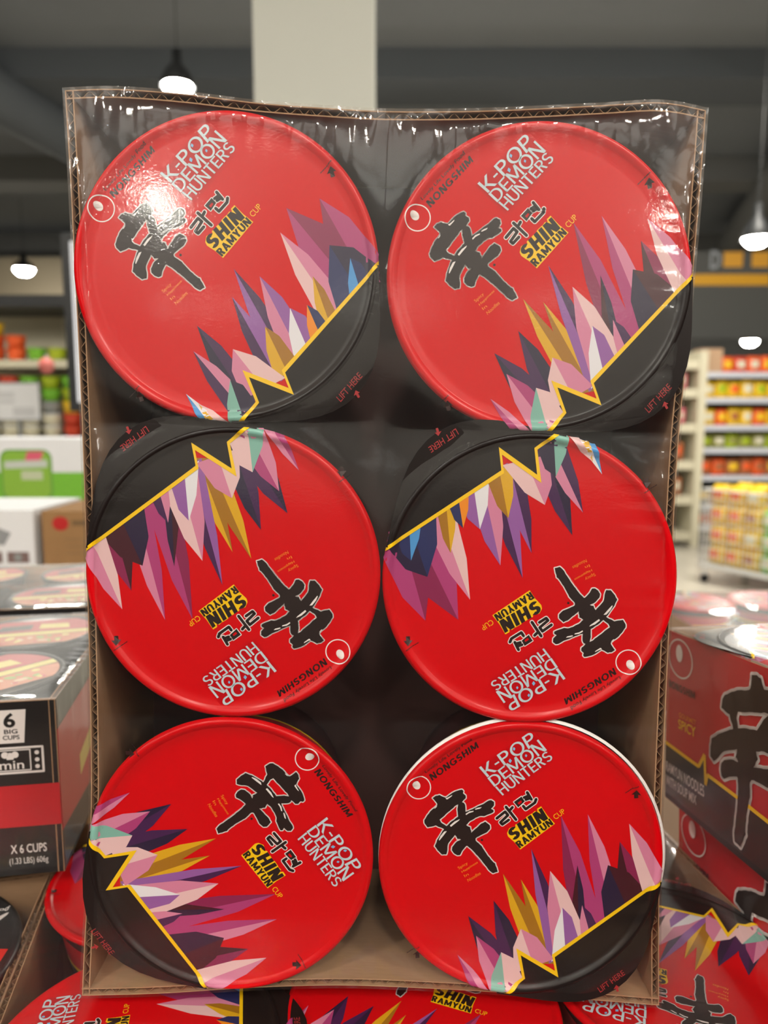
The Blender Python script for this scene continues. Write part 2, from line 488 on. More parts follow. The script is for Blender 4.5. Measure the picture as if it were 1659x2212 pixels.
SHARDS_A = [((1320,1975),(1420,1900),(1262,1748),P_MAGENTA,P_ROSE), ((1345,1960),(1440,1895),(1330,1742),P_ROSE,P_MAGENTA), ((1290,1990),(1350,1950),(1240,1790),P_BLUSH,P_PINK), ((1320,1975),(1425,1895),(1330,1830),P_NAVY,P_NIGHT),
 ((1345,1960),(1400,1915),(1365,1860),P_BLUE,P_NAVY), ((1280,1995),(1320,1970),(1285,1880),P_MUSTARD,P_OCHRE), ((1180,2060),(1230,2030),(1135,1840),P_LILAC,P_PLUM), ((1150,2060),(1200,2050),(1120,1890),P_PLUM,P_LILAC),
 ((1200,2050),(1262,2010),(1182,1862),P_PINK,P_LILAC), ((1215,2040),(1280,2000),(1228,1930),P_PALE,P_LILAC), ((1170,2060),(1222,2030),(1172,1955),P_MUSTARD,P_OCHRE), ((1255,2015),(1300,1985),(1262,1930),M_ORANGE,P_NAVY),
 ((1085,2115),(1135,2075),(1040,1930),P_NIGHT,P_PLUM), ((1075,2120),(1120,2090),(1022,1975),P_PLUM,P_PINK), ((1100,2080),(1190,2055),(1100,1985),P_PINK,P_BLUSH), ((1060,2140),(1125,2095),(1082,2040),P_MINT,P_NIGHT),
 ((1030,2150),(1060,2138),(990,2050),P_BLUE,P_PALE), ((1045,2150),(1075,2130),(1010,2072),P_MUSTARD,P_BLUSH)]

Z_UP = [(1440,170),(779,757),(802,882),(505,708),(551,931),(300,1118)]
Z_UP[0] = (1640,150)
Z_LO = [(1650,172),(800,776),(828,932),(540,762),(573,941),(330,1135)]

def lid_art(mb, variant):
    pr = Print(mb, lid_place)
    for i, (a, b, tip, m1, m2) in enumerate(SHARDS_A if variant == 'A' else SHARDS_B):
        A, B, T = gP(*a), gP(*b), gP(*tip)
        mid = ((A[0]+B[0])/2, (A[1]+B[1])/2)
        s1 = (A[0]*.38+T[0]*.62+(A[0]-mid[0])*.25, A[1]*.38+T[1]*.62+(A[1]-mid[1])*.25)
        s2 = (B[0]*.34+T[0]*.66+(B[0]-mid[0])*.25, B[1]*.34+T[1]*.66+(B[1]-mid[1])*.25)
        ridge = (mid[0]*.35+T[0]*.65, mid[1]*.35+T[1]*.65)
        l = 1+i*0.13
        drape(pr, [A, s1, T, ridge, mid], m1, l)
        drape(pr, [mid, ridge, T, s2, B], m2, l+0.04)
    up = [gE(*p) for p in Z_UP]; lo = [gE(*p) for p in Z_LO]
    # black field below the zigzag, out to the rim
    d0 = Vector(lo[0])-Vector(lo[1]); d1 = Vector(lo[-1])-Vector(lo[-2])
    e0 = tuple(Vector(lo[0])+d0.normalized()*0.03); e1 = tuple(Vector(lo[-1])+d1.normalized()*0.03)
    far = [(e1[0]+.05, e1[1]-.12), (e0[0]+.05, e0[1]-.12)]
    drape(pr, [e0]+lo[1:-1]+[e1]+far, M_BLACK, 3.8)
    ue0 = tuple(Vector(up[1])+(Vector(up[0])-Vector(up[1])).normalized()*0.12); ue1 = tuple(Vector(up[-2])+(Vector(up[-1])-Vector(up[-2])).normalized()*0.06)
    drape(pr, [ue0]+up[1:-1]+[ue1, e1]+list(reversed(lo[1:-1]))+[e0], M_YELLOW, 5.0)
    # title
    drape(pr, [gB(*p) for p in [(765,470),(800,425),(1290,85),(1370,95),(1560,330),(1550,400),(1070,755),(1000,760)]], M_GLOW1, 1)
    drape(pr, [gB(*p) for p in [(785,475),(810,445),(1300,110),(1360,115),(1540,335),(1525,385),(1060,730),(1005,735)]], M_GLOW2, 2)
    pr.block('K-POP', [gB(*p) for p in [(872,553),(1390,200),(1322,75),(785,452)]], M_SILVER, 3, .15, .11)
    pr.block('DEMON', [gB(*p) for p in [(945,652),(1490,272),(1400,160),(872,562)]], M_SILVER, 3, .15, .11)
    pr.block('HUNTERS', [gB(*p) for p in [(1030,742),(1558,360),(1490,275),(952,655)]], M_SILVER, 3, .15, .11)
    for cx, cy, s in [(1148,258,20), (1273,328,17), (1108,382,24)]:
        pr.poly([gB(cx-s*.75, cy+s*.1), gB(cx-s*.1, cy-s), gB(cx+s*.75, cy-s*.1), gB(cx+s*.1, cy+s)], M_FOILBLUE, 4)
    for q in [[(800,465),(830,455),(870,520),(850,530)], [(940,420),(960,395),(1000,440),(980,440)], [(1180,180),(1210,160),(1240,200),(1220,210)], [(1430,250),(1470,250),(1480,275),(1440,275)]]:
        pass
    # brand egg and lettering
    pr.ring(gB(162,660), .0059, .0059, .00055, M_WHITE, 1)
    c = gB(138, 634)
    pr.poly(disc_poly(c, .0024, .00185, 30, 2.1), M_WHITE, 2)
    pr.text('Lovely Life Lovely Food', [gB(*p) for p in [(242,520),(722,178),(698,140),(220,486)]], M_GREYINK, 1, .01)
    pr.block('NONGSHIM', [gB(*p) for p in [(303,592),(785,245),(757,185),(266,530)]], M_GREYINK, 1, .22)
    # big brushed character
    print_xin(pr, gA, 1.32e-5*1.87, 1.2, M_INK, M_WHITE)
    pr.poly(disc_poly(gA(1200,1105), .0006), M_GREYINK, 1)
    # the two syllables beside it
    u = 1.32e-5*1.87
    syl = [[(165,615),(318,492),(372,555),(232,690),(268,728),(385,645)], [(335,405),(520,640)], [(415,455),(455,410)],
           [(728,135),(805,265)], [(672,230),(755,195)], [(705,268),(780,240)], [(655,388),(700,445),(870,325),(893,262)]]
    sq = [(482,312),(622,212),(682,302),(562,412)]; sqh = [(548,330),(612,282),(634,312),(578,362)]
    for k, l in enumerate(syl): pr.strokes([gC(*p) for p in l], 92*u, M_WHITE, 1.2)
    pr.strokes([gC(*p) for p in sq], 34*u, M_WHITE, 1.2, True)
    for k, l in enumerate(syl): pr.strokes([gC(*p) for p in l], 56*u, M_INK, 2.2)
    pr.poly([gC(*p) for p in sq], M_INK, 2.2, [[gC(*p) for p in sqh]])
    # yellow plate with the product words
    pr.poly([gC(*p) for p in [(355,890),(395,800),(470,770),(512,775),(505,738),(700,612),(712,590),(790,540),(830,520),(870,480),(918,490),(912,440),(985,393),(1100,560),(1242,715),(600,1195),(485,1052),(425,1000),(372,950)]], M_YELLOW, 1.2)
    pr.block('SHIN', [gC(*p) for p in [(462,1042),(1118,622),(995,418),(352,838)]], M_INK, 2.2, .27, .10)
    pr.block('RAMYUN', [gC(*p) for p in [(588,1172),(1218,722),(1142,615),(500,1065)]], M_INK, 2.2, .24, .10)
    pr.text('CUP', [gC(*p) for p in [(1258,645),(1445,510),(1385,432),(1195,568)]], M_YELLOW, 1.2, .0)
    # small orange motto, first letters stronger
    for s, q, hd in [('Spicy', [(72,112),(140,68),(126,46),(54,88)], 0), ('Happiness', [(94,138),(216,60),(206,40),(84,118)], 0), ('In', [(112,165),(144,148),(134,130),(102,148)], 0), ('Noodles', [(138,202),(236,142),(226,120),(128,180)], 0)]:
        pr.text(s, [gE(*p) for p in q], M_ORANGE, 1.2, .005)
    # two small lift marks near the rim
    for ox, oy in ((1338, 470), (238, 1277)):
        A_ = [(0,-22),(22,4),(9,2),(11,22),(-9,24),(-10,4),(-24,6)]
        pr.poly([g6(ox+x, oy+y) for x, y in A_], M_GREYINK, 1.2)
        p0 = (ox-52, oy-4); p1 = (ox+12, oy-46)
        for k in range(6):
            a = (p0[0]+(p1[0]-p0[0])*(k/6), p0[1]+(p1[1]-p0[1])*(k/6)); b = (p0[0]+(p1[0]-p0[0])*((k+.62)/6), p0[1]+(p1[1]-p0[1])*((k+.62)/6))
            pr.strokes([g6(*a), g6(*b)], .0004, M_GREYINK, 1.2)

def make_lid_mesh(variant):
    mb = MB()
    ts = [0, .3, .6, .85, .925, .935, .945, .955, .965, .975, .985, .993, 1.0]
    pts = [(max(t*R, 1e-5), prof(t*R)) for t in ts] + [(1.0*R, -.0010), (.992*R, -.0022), (.975*R, -.0026)]
    mb.lathe(list(reversed(pts)), M_RED, 128)
    lid_art(mb, variant)
    return mb

def make_tab(reach=.34):
    mb = MB()
    phi = math.radians(-53); q = PI/4
    arc = [(.975*R*math.cos(phi+q-2*q*k/16), .975*R*math.sin(phi+q-2*q*k/16)) for k in range(17)]
    ux, uy = math.cos(phi), math.sin(phi)
    a0 = (R*math.cos(phi-q), R*math.sin(phi-q)); a1 = (R*math.cos(phi+q), R*math.sin(phi+q))
    corner = (1.414*R*ux, 1.414*R*uy)
    def lerp(a, b, t): return (a[0]+(b[0]-a[0])*t, a[1]+(b[1]-a[1])*t)
    s0 = lerp(a0, corner, reach); s1 = lerp(a1, corner, reach)
    outer = [a0]
    for k in range(11):
        t = k/10; p = lerp(lerp(s0, corner, t), lerp(corner, s1, t), t); outer.append(p)
    outer.append(a1)
    poly = arc+outer
    n = len(poly)
    def zt(p): return .0015-.0005*max(0, math.hypot(*p)/R-1)/.3
    top = [(x, y, zt((x, y))) for x, y in poly]; bot = [(x, y, z-.0004) for x, y, z in top]
    tris = tessellate_polygon([[Vector((x, y, 0)) for x, y in poly]])
    fs = []
    for t in tris:
        a, b, c = [poly[i] for i in t]
        fs.append(t if (b[0]-a[0])*(c[1]-a[1])-(b[1]-a[1])*(c[0]-a[0]) > 0 else (t[0], t[2], t[1]))
    mb.add(top, fs, M_BLACK); mb.add(bot, [tuple(reversed(f)) for f in fs], M_BLACK)
    mb.add(top+bot, [(k, n+k, n+(k+1) % n, (k+1) % n) for k in range(n)], M_BLACK)
    pr = Print(mb, lambda x, y, l: (x, y, zt((x, y))+EPS*l))
    pr.text('LIFT HERE', [gE(*p) for p in [(1146,1038),(1336,898),(1312,862),(1120,1000)]], M_TABRED, 1, .005)
    pr.poly([gE(1270+x, 1003+y) for x, y in [(-4,-24),(24,-4),(8,-2),(18,24),(2,30),(-8,4),(-24,10)]], M_TABRED, 1)
    return mb

def make_body(h=.092, r=R):
    mb = MB()
    mb.lathe([(.60*r, -h), (.68*r, -h), (.70*r, -h+.004), (.90*r, -.012), (.945*r, -.007), (.955*r, -.004), (.955*r, -.0022), (.94*r, -.0022)], CUP_SIDE, 64, cap0=True)
    # yellow and red bands round the wall
    for z0, z1, m in ((-.034, -.031, M_YELLOW), (-.031, -.014, BOX_RED)):
        def rr(z): return r*(.70+(.90-.70)*((z+h-.004)/(h-.016)))+.0002
        mb.lathe([(rr(z0), z0), (rr(z1), z1)], m, 64)
    return mb

def make_cup(variant):
    root = empty('noodle_cup', Matrix())
    make_body().build('cup_wall', root)
    make_lid_mesh(variant).build('lid', root)
    make_tab().build('pull_tab', root)['label'] = 'black pull tab with small red lettering'
    return root

PROTO = {}
def place_cup(frame, x, y, rot, z, variant, label, group, first=set()):
    if variant not in PROTO:
        o = PROTO[variant] = make_cup(variant)
    else:
        o = copy_tree(PROTO[variant])
    o.matrix_world = frame @ Matrix.Translation((x, y, z)) @ Matrix.Rotation(math.radians(rot), 4, 'Z')
    tag(o, label, 'noodle cup', group)
    return o

# ------------------------------------------------------------------ corrugated tray and shrink film (x, y in the opening's plane, z outwards)
def resample(pts, n):
    d = [0]
    for a, b in zip(pts, pts[1:]): d.append(d[-1]+math.hypot(b[0]-a[0], b[1]-a[1]))
    out = []
    # smooth curve through the measured points
    for i in range(n+1):
        s = d[-1]*i/n; k = 0
        while k < len(d)-2 and d[k+1] < s: k += 1
        t = (s-d[k])/(d[k+1]-d[k])
        p0 = pts[max(k-1, 0)]; p1 = pts[k]; p2 = pts[k+1]; p3 = pts[min(k+2, len(pts)-1)]
        out.append(tuple(.5*(2*p1[j]+(p2[j]-p0[j])*t+(2*p0[j]-5*p1[j]+4*p2[j]-p3[j])*t*t+(3*p1[j]-p0[j]-3*p2[j]+p3[j])*t**3) for j in (0, 1)))
    return out

def straight_edges(W, H, bow=.003):
    def mk(a, b, nx, ny):
        return [(a[0]+(b[0]-a[0])*t+nx*bow*math.sin(PI*t)**.7 if 0 < t < 1 else a[0]+(b[0]-a[0])*t, a[1]+(b[1]-a[1])*t+(ny*bow*math.sin(PI*t)**.7 if 0 < t < 1 else 0)) for t in [k/10 for k in range(11)]]
    w, h = W/2, H/2
    return {'bottom': mk((-w,-h),(w,-h),0,1), 'top': mk((-w,h),(w,h),0,-1), 'left': mk((-w,-h),(-w,h),1,0), 'right': mk((w,-h),(w,h),-1,0)}

INW = {'bottom': (0, 1), 'top': (0, -1), 'left': (1, 0), 'right': (-1, 0)}

def make_tray(frame, W, H, D, edges, label, outer_mat=None, group=None, prints=None, flute=True, base=True):
    root = empty('cardboard_tray', frame, label, 'tray', group)
    w, h = W/2, H/2
    corners = {'bottom': ((-w,-h),(w,-h)), 'top': ((-w,h),(w,h)), 'left': ((-w,-h),(-w,h)), 'right': ((w,-h),(w,h))}
    om = outer_mat or KRAFT
    for nm in ('bottom', 'top', 'left', 'right'):
        mb = MB(); N = 48
        rim = resample(edges[nm], N); (ax, ay), (bx, by) = corners[nm]
        basep = [(ax+(bx-ax)*k/N, ay+(by-ay)*k/N) for k in range(N+1)]
        ix, iy = INW[nm]
        # corner-safe rows: pull the inner liner in at both ends
        def row(off, z):
            f = min(1, -z/D); f = f*f*(3-2*f)
            out = []
            for k in range(N+1):
                x = rim[k][0]+(basep[k][0]-rim[k][0])*f; y = rim[k][1]+(basep[k][1]-rim[k][1])*f
                out.append((x+ix*off, y+iy*off, z))
            return out
        def liner(o0, o1, m0, m1):
            zs = [0, -.004, -.012, -.03, -.06, -.09, -D]
            A = [row(o0, z) for z in zs]; B = [row(o1, z) for z in zs]
            def grid(rows, m, rev):
                vs_ = [p for r in rows for p in r]; fs = []
                for j in range(len(rows)-1):
                    for k in range(N):
                        f = (j*(N+1)+k, j*(N+1)+k+1, (j+1)*(N+1)+k+1, (j+1)*(N+1)+k)
                        fs.append(tuple(reversed(f)) if rev else f)
                mb.add(vs_, fs, m, True)
            grid(A, m0, False); grid(B, m1, True)
            mb.add(A[0]+B[0], [(k, k+1, N+1+k+1, N+1+k) for k in range(N)], KRAFT)
            mb.add(A[-1]+B[-1], [(k, k+1, N+1+k+1, N+1+k) for k in range(N)], KRAFT)
            for e in (0, N):
                mb.add([r[e] for r in A]+[r[e] for r in B], [(j, j+1, len(zs)+j+1, len(zs)+j) for j in range(len(zs)-1)], KRAFT)
        liner(0.0, .0005, om, KRAFT)
        liner(.0034, .0040, KRAFT, KRAFT)
        if flute:
            L = math.hypot(bx-ax, by-ay); waves = int(L/.0068); n = waves*8
            fine = resample(edges[nm], n); rr = random.Random(hash(nm) % 97 if False else len(nm))
            ph = 0
            pts = []
            for k in range(n+1):
                ph += 2*PI/8*(1+rr.uniform(-.18, .18)+.45*noise.noise((k*.11, len(nm)*3.1, .5)))
                o = .00195+.00128*math.sin(ph)+rr.uniform(-.0001, .0001)
                pts.append((fine[k][0]+ix*o, fine[k][1]+iy*o))
            vs_ = []; th = .00022
            for x, y in pts:
                vs_ += [(x-ix*th, y-iy*th, -.0010), (x+ix*th, y+iy*th, -.0010), (x-ix*th, y-iy*th, -.011), (x+ix*th, y+iy*th, -.011)]
            fs = []
            for k in range(n):
                a = 4*k; b = a+4
                fs += [(a, b, b+1, a+1), (a, b, b+2, a+2), (a+1, b+1, b+3, a+3)]
            mb.add(vs_, fs, KRAFT_FLUTE)
        if prints and nm in prints: prints[nm](mb, w, h)
        mb.build('side_panel', root)
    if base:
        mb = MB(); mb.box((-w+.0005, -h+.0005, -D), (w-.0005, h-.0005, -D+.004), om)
        mb.box((-w+.0042, -h+.0042, -D+.004), (w-.0042, h-.0042, -D+.0046), BASE_DARK)  # darker sheet over the inner face of the base
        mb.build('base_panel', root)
    return root

def smooth01(t):
    t = max(0.0, min(1.0, t)); return t*t*(3-2*t)

def make_film(frame, W, H, D, edges, lids, label, nx, ny, lid_z, wr=(1, 1, 1, 1), seed=0, group=None, cup_r=R, skirt=.96):
    """clear shrink film over the opening and down the four sides; wr = wrinkle amounts bottom, top, left, right"""
    out = .0009
    B = resample(edges['bottom'], nx); T = resample(edges['top'], nx); Lf = resample(edges['left'], ny); Rt = resample(edges['right'], ny)
    def sh(p):
        return (p[0]+(out if p[0] > 0 else -out)*min(1, abs(p[0])/(W*.45)), p[1]+(out if p[1] > 0 else -out)*min(1, abs(p[1])/(H*.45)))
    B = [(p[0], p[1]-out) for p in B]; T = [(p[0], p[1]+out) for p in T]; Lf = [(p[0]-out, p[1]) for p in Lf]; Rt = [(p[0]+out, p[1]) for p in Rt]
    B[0] = Lf[0] = (B[0][0]-out, B[0][1]); B[-1] = Rt[0] = (B[-1][0]+out, B[-1][1]); T[0] = Lf[-1] = (T[0][0]-out, T[0][1]); T[-1] = Rt[-1] = (T[-1][0]+out, T[-1][1])
    vs_ = []; off = seed*3.7
    top_z = lid_z+.0016+.0005
    for j in range(ny+1):
        v = j/ny
        for i in range(nx+1):
            u = i/nx
            x, y = [(1-v)*B[i][k]+v*T[i][k]+(1-u)*Lf[j][k]+u*Rt[j][k]-((1-u)*(1-v)*B[0][k]+u*(1-v)*B[-1][k]+(1-u)*v*T[0][k]+u*v*T[-1][k]) for k in (0, 1)]
            dB, dT, dL, dR = v*H, (1-v)*H, u*W, (1-u)*W
            de = min(dB, dT, dL, dR)
            dl = min((math.hypot(x-c[0], y-c[1])-cup_r for c in lids), default=.05)
            lift = top_z if dl < 0 else top_z-(top_z-.0012)*smooth01(dl/.03)
            z = .0008+(lift-.0008)*smooth01(de/.011)
            if dl > 0: z += .0004*noise.noise((x*40+off, y*40, 1.3))*smooth01(de/.01)
            else: z += .00015*(1+noise.noise((x*30+off, y*30, 5.1)))*smooth01(de/.01)
            # tight little pleats running in from the edges
            for d, s, a in ((dB, x, wr[0]), (dT, x, wr[1]), (dL, y, wr[2]), (dR, y, wr[3])):
                if a and d < .035:
                    mid = math.sin(PI*min(1, max(0, (s/(W if d in (dB, dT) else H)+.5))))**.6
                    n1 = noise.noise((s*190+off, d*16, 7.7)); n2 = noise.noise((s*420+off, d*40, 2.2))
                    z += a*mid*(.0007*n1*math.exp(-d/.010)+.00035*n2*math.exp(-d/.007))*smooth01(d/.0015)
            # folds fanning out of the corners
            for cx, cy in ((-W/2,-H/2),(W/2,-H/2),(-W/2,H/2),(W/2,H/2)):
                r = math.hypot(x-cx, y-cy)
                if r < .06:
                    an = math.atan2(abs(y-cy), abs(x-cx))
                    z += .00022*noise.noise((an*7+off+cx*50, cy*30, r*8))*smooth01(r/.01)*(1-smooth01(r/.06))
            vs_.append((x, y, max(z, lift+.0 if dl < 0 and de > .011 else .0005)))
    fs = [(j*(nx+1)+i, j*(nx+1)+i+1, (j+1)*(nx+1)+i+1, (j+1)*(nx+1)+i) for j in range(ny) for i in range(nx)]
    mb = MB(); mb.add(vs_, fs, FILM, True)
    # sides
    w, h = W/2+out, H/2+out
    for border, c0, c1, (ix, iy) in (([j for j in range(nx+1)], (-w,-h), (w,-h), (0,1)), ([ny*(nx+1)+i for i in range(nx, -1, -1)], (w,h), (-w,h), (0,-1)),
                           ([j*(nx+1)+nx for j in range(ny+1)], (w,-h), (w,h), (-1,0)), ([j*(nx+1) for j in range(ny, -1, -1)], (-w,h), (-w,-h), (1,0))):
        rows = [[vs_[k] for k in border]]
        n = len(border)-1
        for z in (-.003, -.008, -.016, -.035, -.065, -D*skirt):
            f = min(1, -z/D); f = f*f*(3-2*f); row = []
            for k in range(n+1):
                bxx = c0[0]+(c1[0]-c0[0])*k/n; byy = c0[1]+(c1[1]-c0[1])*k/n
                a = rows[0][k]; x = a[0]+(bxx-a[0])*f; y = a[1]+(byy-a[1])*f
                q = .0006*max(0, noise.noise((x*60+off, y*60, z*25)))*min(1, -z/.01)
                row.append((x-ix*q, y-iy*q, z))
            rows.append(row)
        mb.add([p for r in rows for p in r], [((j+1)*(n+1)+k, (j+1)*(n+1)+k+1, j*(n+1)+k+1, j*(n+1)+k) for j in range(len(rows)-1) for k in range(n)], FILM, True)
    o = mb.build('shrink_film', None)
    o.matrix_world = frame
    tag(o, label, 'plastic film', group)
    return o

# ================================================================== THE SHOP
def box_obj(name, lo, hi, m, bevel=0):
    mb = MB(); mb.box(lo, hi, m)
    return mb.build(name)

FLOOR_M = mat('beige_floor', (208, 200, 186), 0.25, 0.5, noise_amt=0.05, noise_scale=3)
CEIL_M = mat('dark_ceiling', (128, 131, 135), 0.9, 0.2, noise_amt=0.1, noise_scale=.6)
CEIL_W = mat('white_ceiling', (235, 235, 230), 0.9, 0.2)
WALL_D = mat('dark_wall', (104, 104, 102), 0.8, 0.2)
WALL_W = mat('white_wall', (232, 230, 224), 0.8, 0.2)
COLUMN_M = mat('column_paint', (240, 240, 230), 0.7, 0.3)
BEAM_M = mat('ceiling_beam', (120, 120, 118), 0.9, 0.2)
DUCT_M = mat('ceiling_duct', (88, 92, 96), 0.7, 0.3)

struct(box_obj('floor', (-14, -13, -.1), (14, 17, 0), FLOOR_M))
struct(box_obj('ceiling', (-14, -2.6, 5.2), (14, 17, 5.3), CEIL_M))
struct(box_obj('ceiling_rear', (-14, -13, 4.25), (14, -2.6, 4.35), CEIL_W))
struct(box_obj('trim_1', (-14, -2.65, 4.25), (14, -2.6, 5.2), CEIL_M))
struct(box_obj('wall_back', (-14, 16, 0), (14, 16.2, 5.2), WALL_D))
struct(box_obj('wall_rear', (-14, -13.2, 0), (14, -13, 5.2), WALL_W))
struct(box_obj('wall_left', (-14.2, -13, 0), (-14, 17, 5.2), WALL_D))
struct(box_obj('wall_right', (14, -13, 0), (14.2, 17, 5.2), WALL_D))
# white square column behind the pack
mb = MB(); mb.box((-.578, 3.5, 0), (-.044, 4.05, 5.2), COLUMN_M)
struct(mb.build('wall_column'))
# beams and ducts under the dark ceiling
for k, (y0, y1, z0, m) in enumerate([(5.0, 5.5, 4.95, BEAM_M), (8.2, 8.9, 4.9, DUCT_M), (11.4, 12.0, 4.85, BEAM_M)]):
    struct(box_obj('trim_%d' % (k+2), (-13.9, y0, z0), (13.9, y1, 5.2), m))
mb = MB(); mb.tube((-5.2, 3.0, 4.75), (-2.6, 15, 4.75), .28, DUCT_M, 20)
struct(mb.build('trim_6'))
mb = MB(); mb.tube((3.3, 3.0, 4.8), (6.8, 15, 4.8), .25, BEAM_M, 20)
struct(mb.build('trim_7'))

# ---- lamps
LAMP_CASE = mat('lamp_case', (34, 35, 36), 0.5, 0.4)
LAMP_GLOW = mat('lamp_glow', (255, 250, 238), 0.5, 0.0, emit=LAMP_POWER)
LAMP_GLOW_REAR = mat('lamp_glow_warm', (255, 250, 238), 0.5, 0.0, emit=REAR_LAMP_POWER)
FILL_GLOW = mat('fill_panel_glow', (255, 252, 244), 0.5, 0.0, emit=FILL_STRENGTH)
LAMP_LABEL = ['bright round ceiling lamp just above the top edge of the standing pack', 'round ceiling lamp glowing over the green cup shelves at far left', 'round ceiling lamp just above the yellow hanging sign',
  'low hanging lamp over the shelving unit, under the yellow sign', 'ceiling lamp beside the top right corner of the picture', 'ceiling lamp over the pile, left of the white column',
  'ceiling lamp behind the camera, left', 'ceiling lamp behind the camera, right', 'ceiling lamp far out over the left aisle', 'ceiling lamp far out over the right aisle', 'ceiling lamp over the wire basket aisle', 'ceiling lamp hidden beyond the white column'] + ['added unseen rear lamp for film glints, over the %s' % w for w in ('left aisle mouth', 'right aisle mouth', 'far left aisle', 'far right aisle', 'left end of the added shelf', 'right end of the added shelf', 'middle of the added shelf')]
for (x, y, z, r), lab in zip(LAMPS, LAMP_LABEL):
    t = empty('ceiling_lamp', Matrix.Translation((x, y, z)), lab, 'lamp', 'round high-bay lamps')
    mb = MB(); mb.lathe([(r*1.12, -.01), (r*1.12, .02), (r*.9, .09), (r*.35, .16), (r*.3, .26), (.001, .26)], LAMP_CASE, 28); mb.build('lamp_housing', t)
    mb = MB(); mb.lathe([(.001, -r*.7), (r*.55, -r*.62), (r*.86, -r*.36), (r, -.002)], LAMP_GLOW if y > -1 else LAMP_GLOW_REAR, 14, smooth=False); mb.build('lamp_lens', t)
    top = (5.2 if y > -2.6 else 4.25)-z
    if top > .27:
        mb = MB(); mb.tube((0, 0, .26), (0, 0, top), .004, LAMP_CASE, 8); mb.build('drop_rod', t)
for k, (x, y) in enumerate(FILL_PANELS):
    t = empty('fill_panel', Matrix.Translation((x, y, 4.2)), 'added unseen light panel behind the camera, filling the lids and film veil', 'lamp', 'added fill panels')
    mb = MB(); mb.box((-.95, -.65, 0), (.95, .65, .05), LAMP_CASE); mb.build('panel_frame', t)
    mb = MB(); mb.box((-.9, -.6, -.004), (.9, .6, -.0005), FILL_GLOW); mb.build('diffuser', t)

# ================================================================== THE STANDING PACK
Tm = Vector((-0.00306, 0.355, CAMZ-0.0746))
Mm = Matrix(((0.999799, 0.020054, -0.000855), (-0.001649, 0.039573, -0.999215), (-0.020005, 0.999015, 0.039598)))
MAIN = Matrix.Translation(Tm) @ Mm.to_4x4()
EDGES = {
 'top': [(-0.1491,0.2219),(-0.1255,0.223),(-0.0934,0.2214),(-0.0591,0.2181),(-0.0291,0.2165),(-0.0012,0.2156),(0.0353,0.2163),(0.0674,0.218),(0.0995,0.2202),(0.1273,0.222),(0.1479,0.2189)],
 'right': [(0.1495,-0.2236),(0.1472,-0.1802),(0.1453,-0.1309),(0.1446,-0.0827),(0.1442,-0.0355),(0.1437,-0.0009),(0.1434,0.0332),(0.1436,0.0668),(0.1449,0.0998),(0.1457,0.1323),(0.1467,0.1643),(0.1475,0.1958),(0.1479,0.2189)],
 'bottom': [(-0.1482,-0.2244),(-0.1069,-0.2223),(-0.0699,-0.219),(-0.0354,-0.2167),(0.0004,-0.216),(0.0629,-0.218),(0.1078,-0.2209),(0.1495,-0.2236)],
 'left': [(-0.1482,-0.2244),(-0.1468,-0.1988),(-0.1442,-0.1614),(-0.1422,-0.1246),(-0.1417,-0.0885),(-0.1419,-0.0413),(-0.1426,0.0048),(-0.1432,0.0499),(-0.1443,0.0941),(-0.1458,0.1372),(-0.1472,0.1795),(-0.1483,0.2044),(-0.1491,0.2219)]}
W0, H0, D0 = .2965, .4440, .113
make_tray(MAIN, W0, H0, D0, EDGES, 'open kraft corrugated tray standing on end, six red cups facing out', group=None)
LIDZ = .0024
CUPS = [(-.0738, .1420, 10.4, 'A', 'top left red noodle cup of the standing pack, bright light streaks across its lid'),
        (.0731, .1402, 9.9, 'B', 'red noodle cup at the top right of the standing pack, beside the glittering film edge'),
        (-.0702, -.0022, -181.2, 'B', 'red noodle cup printed upside down, middle row against the left tray wall'),
        (.0739, -.0022, -183.8, 'A', 'red noodle cup printed upside down, middle row against the right tray wall'),
        (-.0711, -.1457, -91.6, 'B', 'red noodle cup at the bottom left, lettering running down to the right'),
        (.0748, -.1447, 0.0, 'B', 'red noodle cup at the bottom right, thin white rim showing above its lid')]
main_lids = []
for k, (x, y, rot, var, lab) in enumerate(CUPS):
    c = place_cup(MAIN, x, y, rot, LIDZ+(.0003 if k in (2, 3) else 0), var, lab, 'red cups in the standing pack')
    main_lids.append((x, y))
    if k == 4:
        # this tab is tucked short against the tray wall
        for ch in kids(c):
            if ch.name.startswith('pull_tab'):
                short = make_tab(.20).build('pull_tab'); ch.data = short.data; bpy.data.objects.remove(short)
    if k == 5:
        # the lid of this cup sits a little low and bares the white paper rim
        mb = MB(); mb.lathe([(.985*R, -.0024), (1.008*R, -.0020), (1.010*R, -.0008), (.99*R, -.0004)], M_RIMWHITE, 96)
        o = mb.build('paper_rim', c); o['label'] = 'white paper cup rim'
        o.location = (0.0006, .0012, 0)
make_film(MAIN, W0, H0, D0, EDGES, main_lids, 'clear shrink film wrapped tight over the standing pack of six cups', 300, 260, LIDZ, (.9, 3.0, .6, 1.8), 1)

